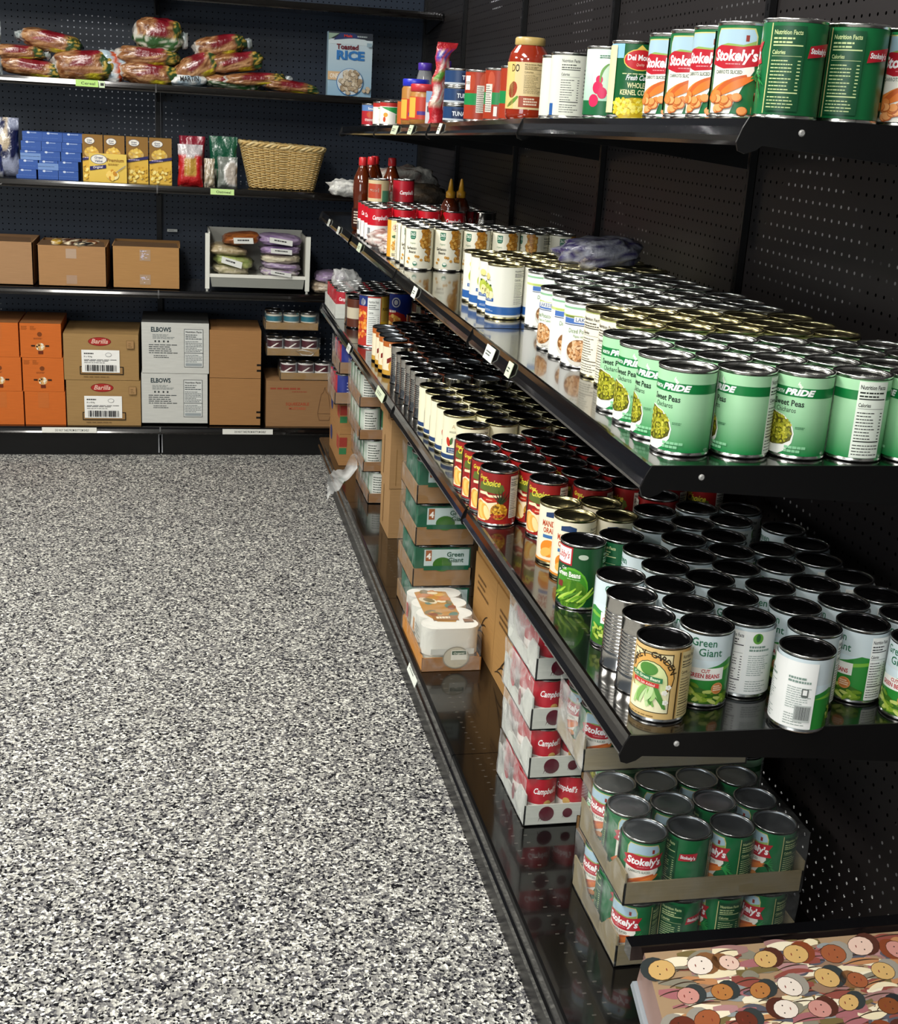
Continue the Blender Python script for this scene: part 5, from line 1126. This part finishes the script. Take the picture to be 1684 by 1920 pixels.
for x, y, o_, lb in ((.668, 2.90, -.15, 'tall red tomato can with a green band, nearest of three'), (.690, 2.80, -1.0, 'tall red tomato can between the nearest one and the sauce jar'), (.700, 2.70, .5, 'tall red tomato can right behind the sauce jar')): topcan('plum', x, y, o_, lb, 'tomato_can', 'red tomato cans on the top shelf')
for k in range(3): topcan('tuna', .668, 3.12, -.1+k*.25, ['bottom can of the blue tuna stack', 'middle can of the blue tuna stack', 'top can of the blue tuna stack'][k], 'tuna_can', 'stacked tuna cans', k*.0413)
for kd, x, y, o_, lb in (('s_berry', .672, 4.63, 0, 'strawberry can at the far end of the top shelf'), ('s_green', .672, 4.21, -.1, 'white can with green and red bands, nearer of two'), ('s_green', .668, 4.33, .2, 'white can with green and red bands, farther of two'), ('s_orange', .700, 4.03, 0, 'plain orange can between the white can and the peanut butter')): topcan(kd, x, y, o_, lb, 'fruit_can', 'short cans at the far end of the top shelf')
# pasta sauce jar
y = 2.545; a = Art(); a.rect(-.075, 0, .115, .088, '#e6cf9a'); a.rect(-.075, 0, -.028, .088, '#e9c87a').same(); a.text('DO', -.027, .070, .014, '#2a2218', 'c', .02, 0, .018).same(); a.ell(-.032, .036, .011, .016, '#a8442c', 14, -.3).same(); a.tubepoly([(-.046, .004), (-.03, .012), (-.018, .024)], .004, '#6a9a3c')
a.nutrition(-.010, .028, .034, .088, None, '#6a5a34', 3); a.rect(-.016, .004, .030, .025, '#a84a2a'); a.lines(-.006, .007, .022, .022, 3, '#efd9c0', 4, .6)
o = bottle('sauce_jar', 'glass jar of red pasta sauce with a gold lid on the top shelf', .680, y, topz(y)+.001, [(.036, 0), (.040, .004), (.041, .012), (.041, .112), (.038, .126), (.027, .140), (.026, .146)], 'sauce', [(.0285, .140), (.030, .142), (.030, .152), (.028, .155)], '#c9ae6a', None, math.atan2(-y, -.68)+PI/2, (a, .0415, .020))
o['category'] = 'jar'
# peanut butter jars, juice bottles
for x, y, col, lid, lb in ((.680, 3.66, '#b8322c', '#c2343a', 'peanut butter jar with a red lid on the top shelf'), (.690, 3.86, '#b8742c', '#2a34c0', 'peanut butter jar with a blue lid behind the red lidded one'), (.775, 3.75, '#b8742c', '#2a34c0', 'second blue lidded jar right behind the red lidded one'), (.79, 3.52, '#7a1c2c', '#2a34c0', 'blue lidded jar behind the candy stick')):
    a = Art(); a.rect(-.08, 0, .09, .060, '#c8402c'); a.rect(-.02, .012, .008, .022, '#4a2a8a').same(); a.rect(.008, .010, .036, .044, '#e4e2dc'); a.lines(.010, .012, .034, .042, 7, '#5a5a5a', 4, .4).same(); a.rect(-.060, .004, -.026, .058, '#efb24a')
    hh = 0 if lid == '#c2343a' else .022
    g = G(); g.lathe([(.036, 0), (.040, .004), (.041, .02), (.041, .080+hh), (.036, .090+hh)], 28, '#b07a3c'); o = g.build('peanut_butter_jar', 'plastic', None, (x, y, topz(y)+.001), math.atan2(-y, -x)+PI/2); tag(o, lb, 'jar', 'peanut butter jars')
    g = G(); g.lathe([(.038, .088+hh), (.0395, .089+hh), (.0395, .107+hh), (.037, .109+hh)], 24, lid); g.build('lid', 'plastic', o); g = G(); a.wrap(g, .0416, .014, 24); g.build('paper_label', 'print', o)
for x, y, lb in ((.745, 4.02, 'left clear bottle with a purple cap on the top shelf'), (.772, 3.86, 'right clear bottle with a purple cap on the top shelf')):
    g = G(); g.lathe([(.030, 0), (.033, .006), (.033, .10), (.028, .13), (.022, .155), (.019, .168)], 24); o = g.build('clear_bottle', 'clearplastic', None, (x, y, topz(y)+.001)); tag(o, lb, 'bottle', 'purple capped bottles')
    g = G(); g.lathe([(.0205, .166), (.022, .168), (.022, .186), (.020, .188)], 20, '#4a2f9a'); g.build('cap', 'plastic', o)
    g = G(); g.lathe([(.0295, .002), (.0322, .008), (.0322, .085)], 20, '#5a1c28'); g.build('juice', 'plastic', o)
y = 3.42
g = G(); n = 16; vs = []; cols = []
for s_ in (0, 1):
    for j in range(n+1):
        v = j/n
        for i in range(7):
            u = i/6-.5; w_ = .042*(1-.15*math.sin(v*PI)); xx = u*w_*(1.3 if v > .93 else 1)+.020*v*v+.004*math.sin(j*1.3); yy = (-1 if s_ == 0 else 1)*.012*math.cos(u*PI)*(1 if v < .92 else .1)
            vs.append((xx, yy, v*.205)); k = nz(u*3, v*6, 0, 2.2, 3)
            c_ = '#c4242e' if v < .23 or v > .93 or abs(u) > .42 else ('#d8c0a8' if v < .28 else ('#5f9a3c' if .55 < v < .68 and k > -.1 else ('#3c4ab0' if .8 < v < .88 and k > 0 else ('#e8d8d0' if k > -.05 else '#c24a52'))))
            cols.append(lin(c_))
m = 7*(n+1); fs = []
for s_ in (0, 1):
    for j in range(n):
        for i in range(6):
            f = (s_*m+j*7+i, s_*m+j*7+i+1, s_*m+(j+1)*7+i+1, s_*m+(j+1)*7+i); fs.append(f if s_ == 0 else f[::-1])
g.add(vs, fs, '#000000', 0, True, cols); o = g.build('candy_stick', 'film', None, (.668, y, topz(y)+.001)); tag(o, 'tall thin red and white candy packet leaning up on the top shelf', 'candy')
bag('drink_pouch', 'dark red pouch standing behind the candy packet', .72, 3.44, topz(3.44), .06, .05, .13, ['#7a1020', '#8a1c2c', '#5a0c18'], 55, 0, 0, crk=.1)
a = Art(); a.rect(0, .0, .03, .084, '#e4e6ea'); a.rect(0, .055, .03, .084, '#8ab0d8').same(); a.rect(.004, .030, .024, .045, '#5a5e66')
card_box('drink_mix_box', 'narrow white and blue carton between the peanut butter and the candy', 'box', .655, .683, 3.50, 3.545, topz(3.5)+.002, topz(3.5)+.086, '#dfe2e6', a, 'print', -.3)

# ------------------------------------------------------------------ bottom deck on the right, near to far
KH = '#857a5f'
a = Art(); a.rect(.06, .010, .15, .040, '#79705a')
pack('can_case', 'bottom wrapped tray of carrot cans, nearest the fabric seat', .690, 1.626, ZD+.001, 4, 3, 'stokely', .0365, .110, KH, .042, .060, None, a, 'wrap', (-.15, -1.9, -1.2, -.4, .9), 'wrapped trays of carrot cans', notch=True, seed=1)
pack('can_case', 'upper wrapped tray of carrot cans with grey lids on show', .694, 1.630, ZD+.116, 4, 3, 'stokely', .0365, .110, KH, .042, .060, None, a, 'wrap', (.25, -2.6, -.45, -.45, .6), 'wrapped trays of carrot cans', full=True, notch=True, seed=2, mb=.0)
for k in range(2):
    pack('can_case', ['lower', 'upper'][k]+' tray of pea cans hidden behind the carrot cases', .752, 1.880, ZD+.001+k*.112, 4, 2, 'peas', .0365, .110, '#7a5c38', .030, None, None, None, None, -.4, 'pea can trays', seed=4+k)
pack('can_case', 'raised tray of carrot cans under the near corner of the lower shelf', .688, 1.864, ZD+.228, 4, 2, 'stokely', .0365, .110, '#9a9078', .045, .066, None, None, 'wrapmilky', (.15, -.5, -.7), 'wrapped trays of carrot cans', full=True, notch=True, seed=6)
def tom(n, w):
    a = Art()
    for i, (x, r) in enumerate(((.045, .0155), (.088, .010), (.140, .0155), (.185, .010), (.23, .0155))[:n]):
        if x > w-.02: break
        a.ell(x, .026, r, r*1.05, '#5a1224', 18).same()
        for t in range(5): a.poly([(x-r*.9+t*r*.35, .026-r*.55), (x-r*.75+t*r*.35, .026-r*.45), (x-r*1.05+t*r*.3, .026-r*1.15)], '#5a1224').same()
        a.L += 1
    return a
for k in range(4):
    al = Art(); al.ell(.07, .052, .020, .026, '#b5172a', 18); al.ell(.13, .03, .010, .018, '#8a1c2c', 14)
    pack('soup_case', ['lowest', 'second from the bottom', 'third from the bottom', 'topmost'][k]+' white wrapped case of red soup cans in the stack', .650+.003*(k % 2), 2.058+.004*k, ZD+.001+k*.1025, 4, 3, 'soup', .033, .0985, '#c9ccc4', .046, .070, tom(5, .27), al if k % 2 == 0 else None, 'wrapmilky', (.55, -.3, -1.2, .2), 'wrapped soup cases', notch=True, seed=10+k)
def mark_art():
    a = Art()
    for k in range(4): a.tubepoly([(.03+k*.02, .02+k*.012), (.08+k*.015, .05+k*.02), (.13+k*.01, .03+k*.03)], .0022, '#3a2a18').same()
    a.L += 1; a.lines(.04, .15, .16, .20, 3, '#6a4c28', 3, .4); return a
for i, (y0_, y1_) in enumerate(((2.295, 2.52), (2.523, 2.75), (2.753, 2.985))):
    for k in range(2):
        card_box('carton', '%s tan carton with black brush marks, %s of the three pairs' % (['lower', 'upper'][k], ['nearest', 'middle', 'farthest'][i]), 'box', .752+.004*k, 1.03, y0_, y1_, ZD+.001+k*.243, ZD+.001+k*.243+.242, '#a87f4a', None, 'card', 0, 'marked tan cartons', artleft=mark_art())
# variety pack
can_meshes('veg', Art().rect(-HW, 0, HW, .1, '#dfe2d2').rect(-HW, .03, HW, .08, '#2f6a3a').ell(0, .055, .022, .014, '#e8e4c4'), 'tin', 'lidgrey', .0330, .104, nseg=24)
e = pack('variety_pack', 'white and orange eight can pack standing alone at the deck edge', .580, 2.777, ZD+.001, 2, 4, 'veg', .0330, .104, '#b87a2c', .036, .036, Art().rect(0, 0, .15, .036, '#9a6a34'), Art().rect(0, 0, .28, .036, '#c9862c'), None, 0, None, seed=20, cat='case')
g = G(); pr = .0696; w_, d_ = 2*pr+.006, 4*pr+.006
def lobes(dx):
    pts = []
    for i in range(5): pts.append((0, 0))
    out = []
    for s_ in range(4):
        cy__ = .003+pr*(s_+.5)
        for t in range(9): an = -PI/2+PI*t/8; out.append((w_-.034+.034*math.cos(an)+dx, cy__+.0348*math.sin(an)))
    lft = []
    for s_ in (3, 2, 1, 0):
        cy__ = .003+pr*(s_+.5)
        for t in range(9): an = PI/2+PI*t/8; lft.append((.034+.034*math.cos(an), cy__+.0348*math.sin(an)))
    return out+lft
P_ = lobes(0); n = len(P_); hz = .112
g.add([(x, y, hz) for x, y in P_], [(k, (k+1) % n, n) for k in range(0)] , '#e6e6de')
tri = tessellate_polygon([[Vector((x, y, 0)) for x, y in P_]]); g.add([(x, y, hz) for x, y in P_], [t if (P_[t[1]][0]-P_[t[0]][0])*(P_[t[2]][1]-P_[t[0]][1])-(P_[t[1]][1]-P_[t[0]][1])*(P_[t[2]][0]-P_[t[0]][0]) > 0 else t[::-1] for t in tri], '#e6e6de')
g.add([(x, y, hz) for x, y in P_]+[(x*1.0, y, .040) for x, y in P_], [(k, n+k, n+(k+1) % n, (k+1) % n) for k in range(n)], '#dcdcd2', 0, True)
a = Art(); a.poly([(.02, .10), (.045, .05), (.09, .045), (.11, .10), (.105, .25), (.05, .262), (.02, .25)], '#b8822c'); a.blobs(boxr(.03, .09, .10, .25), 26, .011, ['#d0a24a', '#8a4a24', '#e0d2b0', '#7a6a3c', '#c27a3a', '#5a7a6a'], 3, 1.5, 8); a.rect(.035, .055, .10, .085, '#9a6420'); a.lines(.045, .062, .095, .078, 1, '#e8dcc0', 3, .8); a.rect(.11, .04, .135, .06, '#8a6a54')
a.lay(g, (0, 0, hz+.0003), (1, 0, 0), (0, 1, 0), .0003)
a = Art(); a.rect(.02, .045, .13, .06, '#c9ccc4'); a.ell(.085, .036, .034, .030, '#8f8a78', 24); a.ell(.085, .036, .031, .027, '#c2bda8', 24); a.rect(.072, .030, .112, .056, '#e4e6da'); a.rect(.074, .044, .110, .054, '#1f4a2c'); a.text('Organic', .092, .0455, .006, '#e8eedc', 'c', .01, .2, .028); a.lay(g, (0, -.0010, 0), (1, 0, 0), (0, 0, 1), .0003)
a = Art(); a.rect(.02, .040, .26, .050, '#c9862c'); a.rect(.05, .056, .075, .095, '#b03a2c'); a.rect(.09, .056, .11, .095, '#9a8a6a').same(); a.rect(.15, .060, .17, .095, '#c9862c').same(); a.lines(.18, .06, .24, .095, 4, '#6a6a5a', 3, .4); a.lay(g, (-.001, d_, 0), (0, -1, 0), (0, 0, 1), .0003)
g.build('printed_sleeve', 'print', e)
wrap_g(w_+.004, d_+.002, .115, 44).build('plastic_wrap', 'wrap', e, (-.002, -.002, .001))
# green four-packs on trays
can_meshes('greencan', Art().rect(-HW, 0, HW, .1, '#0f5a40').rect(-HW, .0, HW, .03, '#2a7a3c'), 'tin', 'lidgrey', .0365, .110, nseg=24)
for k in range(4):
    e = pack('green_case', ['lowest', 'second', 'third', 'topmost'][k]+' case of the stack of green wrapped bean packs on brown trays', .602-.002*(k % 2), 3.058, ZD+.001+k*.1155, 2, 3, 'greencan', .0365, .110, '#8f6f4a', .052, .052, None, None, 'wrap', 0, 'green bean cases', seed=30+k)
    a = Art(); a.rect(.028, .0, .150, .046, '#b9cfd0'); a.rect(.032, .014, .048, .044, '#9a5a34'); a.text('4', .040, .020, .016, '#f3f3ec', 'c', .04).same(); a.ell(.078, .004, .026, .020, '#2c6a1c'); a.rect(.028, -.012, .150, .0, '#0f5a40'); a.text('Green', .112, .026, .013, '#2a5a4c', 'c', .02, 0, .046).same(); a.text('Giant', .114, .010, .013, '#2a5a4c', 'c', .02, 0, .042)
    g = G(); g.box(.004, -.0012, .054, .154, -.0004, .110, '#1a5a44'); a.lay(g, (0, -.0014, .0600), (1, 0, 0), (0, 0, 1), .0003); g.build('printed_film', 'print', e)
# tall tan cartons
for k, (za, zb) in enumerate(((0, .166), (.168, .392))):
    card_box('carton', ['squat tan carton under the tall one, left of the green cases', 'tall tan carton with a torn corner on the squat carton'][k], 'box', .655-.004*k, .97, 3.789, 3.965, ZD+.001+za, ZD+.001+zb, '#a9855a', Art().rect(.02, .01, .022, .13, '#8a683c') if k else None, 'card', 0, 'tan cartons left of the green cases', artleft=Art().rect(.05, .02, .062, .15, '#7a5a34'))
card_box('carton', 'tan carton topmost on the column of tan cartons', 'box', .640, .97, 3.80, 3.955, ZD+.396, ZD+.51, '#a07a50', None, 'card', 0, 'tan cartons left of the green cases')
# wrapped white can trays
can_meshes('mint', Art().rect(-HW, 0, HW, .1, '#cfdccf').rect(-HW, .03, -.02, .1, '#3f8a5c').rect(.0, .004, .05, .096, '#e8eae2').lines(.004, .01, .046, .09, 9, '#3a4a3c', 3, .4), 'tin', 'tin', .0365, .110, nseg=24)
for k in range(4):
    pack('can_case', ['lowest', 'second', 'third', 'topmost'][k]+' of the milky wrapped mint green can trays by the tan cartons', [.642, .620, .602, .600][k], 4.166, ZD+.001+k*.1155, 3, 4, 'mint', .0365, .110, '#96704c', .036, .046, None, None, 'wrapmilky', (-.6, .1, -.2), 'mint green can trays', seed=40+k)
a = Art(); a.rect(.0, .075, .030, .112, '#9a3a30').same(); a.rect(.0, .045, .028, .070, '#3a7a4c').same(); a.L += 1
b = Art(); b.ell(.06, .07, .035, .03, '#3a3f6a').same(); b.rect(.24, .06, .31, .11, '#a8483a')
for k in range(2): card_box('snack_carton', ['lower', 'upper'][k]+' printed tan carton with a blue picture beyond the mint trays', 'box', .598, .90, 4.66, 4.98, ZD+.001+k*.125, ZD+.125+k*.125, '#a67a4c', a, 'card', 0, 'printed tan cartons', artleft=b)
can_meshes('bluered', Art().rect(-HW, 0, HW, .1, '#1f2f86').rect(-HW, 0, -.02, .1, '#b8243c').lines(.02, .02, .05, .08, 5, '#c8cce0', 3, .4), 'tin', 'tin', .0365, .110, nseg=24)
for k, lb in enumerate(('blue and red can tray on the printed cartons beyond the mint trays', 'blue and red can tray topmost at the far end of the bottom deck')):
    pack('can_case', lb, .570+.014*k, 4.62, ZD+.253+k*.116, 3, 3, 'bluered', .0365, .110, '#9a7a5c', .045, .05, None, None, 'wrapmilky', (-.3, .2), 'blue and red can trays', seed=50+k)
# torn strip of film sticking out over the deck edge
g = G(); vs = []; n = 16
for i in range(n+1):
    t = i/n; c_ = Vector((.62-.10*t, 4.30+.05*t, .30-.115*t+.008*math.sin(t*9))); w__ = .022+.02*abs(math.sin(t*7))+.014*(t > .8)
    vs += [c_+Vector((0, -.006, w__)), c_+Vector((.0, .010, 0)), c_+Vector((0, -.004, -w__))]
g.add(vs, [(i*3+j, i*3+j+1, (i+1)*3+j+1, (i+1)*3+j) for i in range(n) for j in range(2)], '#ffffff', 0, True); o = g.build('film_strip', 'wrapmilky'); tag(o, 'torn strip of milky film reaching out over the deck edge', 'plastic film')
# tags on the side shelves
for x, z, y, w_, lb, tx in ((XD-.014, ZD-.040, 2.772, .11, 'white notice strip on the bottom deck rail by the variety pack', ''), (XA-.0165, ZA-.029, 2.15, .062, 'white tag in the middle shelf channel under the potato cans', ''), (XA-.0165, ZA-.029, 2.02, .03, 'small green edged tag in the middle shelf channel', ''), (XA-.0165, ZA-.029, 2.93, .05, 'white tag under the garbanzo cans', ''), (XA-.0165, ZA-.029, 3.90, .07, 'pale tag under the far soup cans', ''), (XA-.0165, ZA-.029, 4.46, .05, 'small white tag near the far end of the middle shelf', ''), (XA-.0165, ZA-.029, 4.76, .05, 'last white tag at the far end of the middle shelf', ''),
    (XB-.0165, ZB-.029, 3.41, .13, 'long pale tag in the lower shelf channel', ''), (XB-.0165, ZB-.029, 4.15, .07, 'tag in the lower shelf channel under the puree can', ''), (XT-.0165, topz(3.75)-.029, 3.73, .10, 'pale green tag under the peanut butter', ''), (XT-.0165, topz(3.5)-.029, 3.48, .06, 'pale green tag left of the candy packet', ''), (XT-.0165, topz(3.1)-.028, 3.09, .035, 'white tag under the tuna stack', '')):
    h_ = .034 if z < .2 else .026
    price_tag(x, y, z, w_, h_, tx, '#e6ebe0' if 'green' not in lb and 'pale' not in lb else '#d6e2c4', 'x', lb)

# ------------------------------------------------------------------ fabric covered seat with a square tube frame, bottom right
e = empty('fabric_seat', (.82, 1.1, FZ)); tag(e, 'seat covered in printed fabric of drawn faces, on a black tube frame', 'seat')
ox, oy, oz = -.82, -1.1, -FZ
def qtube(g, p, q, s_=.011, col='#070707'):
    p, q = Vector(p), Vector(q); d = (q-p).normalized(); u = d.cross(Vector((0, 0, 1)))
    if u.length < .1: u = Vector((1, 0, 0))
    u.normalize(); v = d.cross(u); vs = [c_+u*a_*s_+v*b_*s_ for c_ in (p, q) for a_, b_ in ((-1, -1), (1, -1), (1, 1), (-1, 1))]
    g.add(vs, [(0, 1, 2, 3), (7, 6, 5, 4), (0, 4, 5, 1), (1, 5, 6, 2), (2, 6, 7, 3), (3, 7, 4, 0)], col)
g = G(); qtube(g, (.583+ox, 1.335+oy, .448+oz), (1.075+ox, 1.335+oy, .448+oz)); g.build('rear_rail', 'blackmetal', e)
g = G(); qtube(g, (.64+ox, .99+oy, .197+oz), (1.06+ox, .99+oy, .197+oz)); g.build('front_rail', 'blackmetal', e)
for x_, y_, zt_ in ((.66, 1.335, .437), (1.04, 1.335, .437), (.67, 1.20, .26), (1.03, 1.20, .26)):
    g = G(); qtube(g, (x_+ox, y_+oy, ZD+.001+oz), (x_+ox, y_+oy, zt_+oz)); g.build('leg', 'blackmetal', e)
faces = Art(); Wf, Hf = .46, .34; faces.rect(0, 0, Wf, Hf, '#9c8264'); q = random.Random(21)
skin = ['#7a421e', '#bd867c', '#c4a064', '#dcd0c4', '#5e2818', '#935230', '#d6b8a8', '#a56d38']; cloth = ['#9a6064', '#7f7a6a', '#b07c52', '#936e6a', '#50505a', '#dccfae', '#84443a', '#6c5e38', '#a67c7c', '#e0d6bc', '#868c8c', '#8a6e58']
hair = ['#2e3434', '#4a2418', '#7a3a1c', '#1f2226', '#7a5230', '#8f8a80']
for k in range(900):
    L_ = q.uniform(.010, .030); x, y = q.uniform(L_+.001, Wf-L_-.001), q.uniform(.012, Hf-.005); t = q.uniform(-.35, .35)
    faces.tubepoly([(x-L_, y-L_*math.tan(t)*.6), (x, y+q.uniform(-.01, .01)), (x+L_, y+L_*math.tan(t)*.6)], q.uniform(.003, .008), q.choice(cloth)); faces.L -= .985
    if k % 2 == 0: faces.tubepoly([(x-L_, y-.004), (x, y+.004), (x+L_, y)], .0009, '#3a281c'); faces.L -= .98
faces.L = math.ceil(faces.L)+1
rows_ = 9
for r in range(rows_):
    for c_ in range(9):
        x = .018+c_*.049+(.024 if r % 2 else 0)+q.uniform(-.008, .008); y = Hf-.022-r*.037+q.uniform(-.006, .006)
        if x > Wf-.022 or y < .016: continue
        s_ = q.uniform(.85, 1.2)*.0135; t = q.uniform(-.5, .3); hd = 1 if q.random() < .6 else -1
        faces.ell(x+hd*.010, y+.002, s_*1.25, s_*1.05, q.choice(hair), 14, t); faces.L -= .8
        faces.ell(x, y, s_*1.2+.0008, s_*.86+.0008, '#3a2418', 14, t); faces.L -= .8
        sk = q.choice(skin); faces.ell(x, y, s_*1.2, s_*.86, sk, 14, t); faces.L -= .8
        dk = '#2a1a14' if sk not in ('#8a4a20', '#6e2c1c') else '#e0c8a0'
        for ex, ey in ((.25, .35), (.25, -.35)): faces.ell(x+s_*ex*hd, y+s_*ey, .0012, .0010, dk, 6).same()
        faces.ell(x-s_*.45*hd, y, .0009, .0022, '#7a2c24', 6); faces.L -= 1.6
faces.L += 1
# padded top sloping toward the room; the cloth follows it over the left edge
sl = Vector((0, .886, .464)); back = Vector((.600+ox, 1.318+oy, .452+oz))
g = G(); nrm = Vector((1, 0, 0)).cross(sl)
o0 = back-sl*Hf
faces.lay(g, o0, (1, 0, 0), sl, .00004)
th = .10
def slab(g, col):
    p = [back-sl*Hf, back-sl*Hf+Vector((Wf, 0, 0)), back+Vector((Wf, 0, 0)), back]
    dwn = nrm*-1*.085; vs = p+[q_+dwn+Vector((.012, 0, 0)) for q_ in p]; g.add(vs, [(0, 1, 5, 4), (1, 2, 6, 5), (2, 3, 7, 6), (3, 0, 4, 7), (4, 5, 6, 7)], col)
slab(g, '#9a7a70')
g.build('printed_cloth', 'print', e)
g = G(); p0 = back-sl*Hf+Vector((.006, 0, 0))-nrm*.087; p3 = back+Vector((.006, 0, 0))-nrm*.087
g.add([p0, p3, p3+Vector((Wf-.02, 0, 0)), p0+Vector((Wf-.02, 0, 0)), p0-nrm*.012, p3-nrm*.012, p3+Vector((Wf-.02, 0, 0))-nrm*.012, p0+Vector((Wf-.02, 0, 0))-nrm*.012], [(0, 1, 2, 3), (7, 6, 5, 4), (0, 4, 5, 1), (2, 6, 7, 3), (3, 7, 4, 0), (1, 5, 6, 2)], '#8a9298'); g.build('seat_board', 'plastic', e)
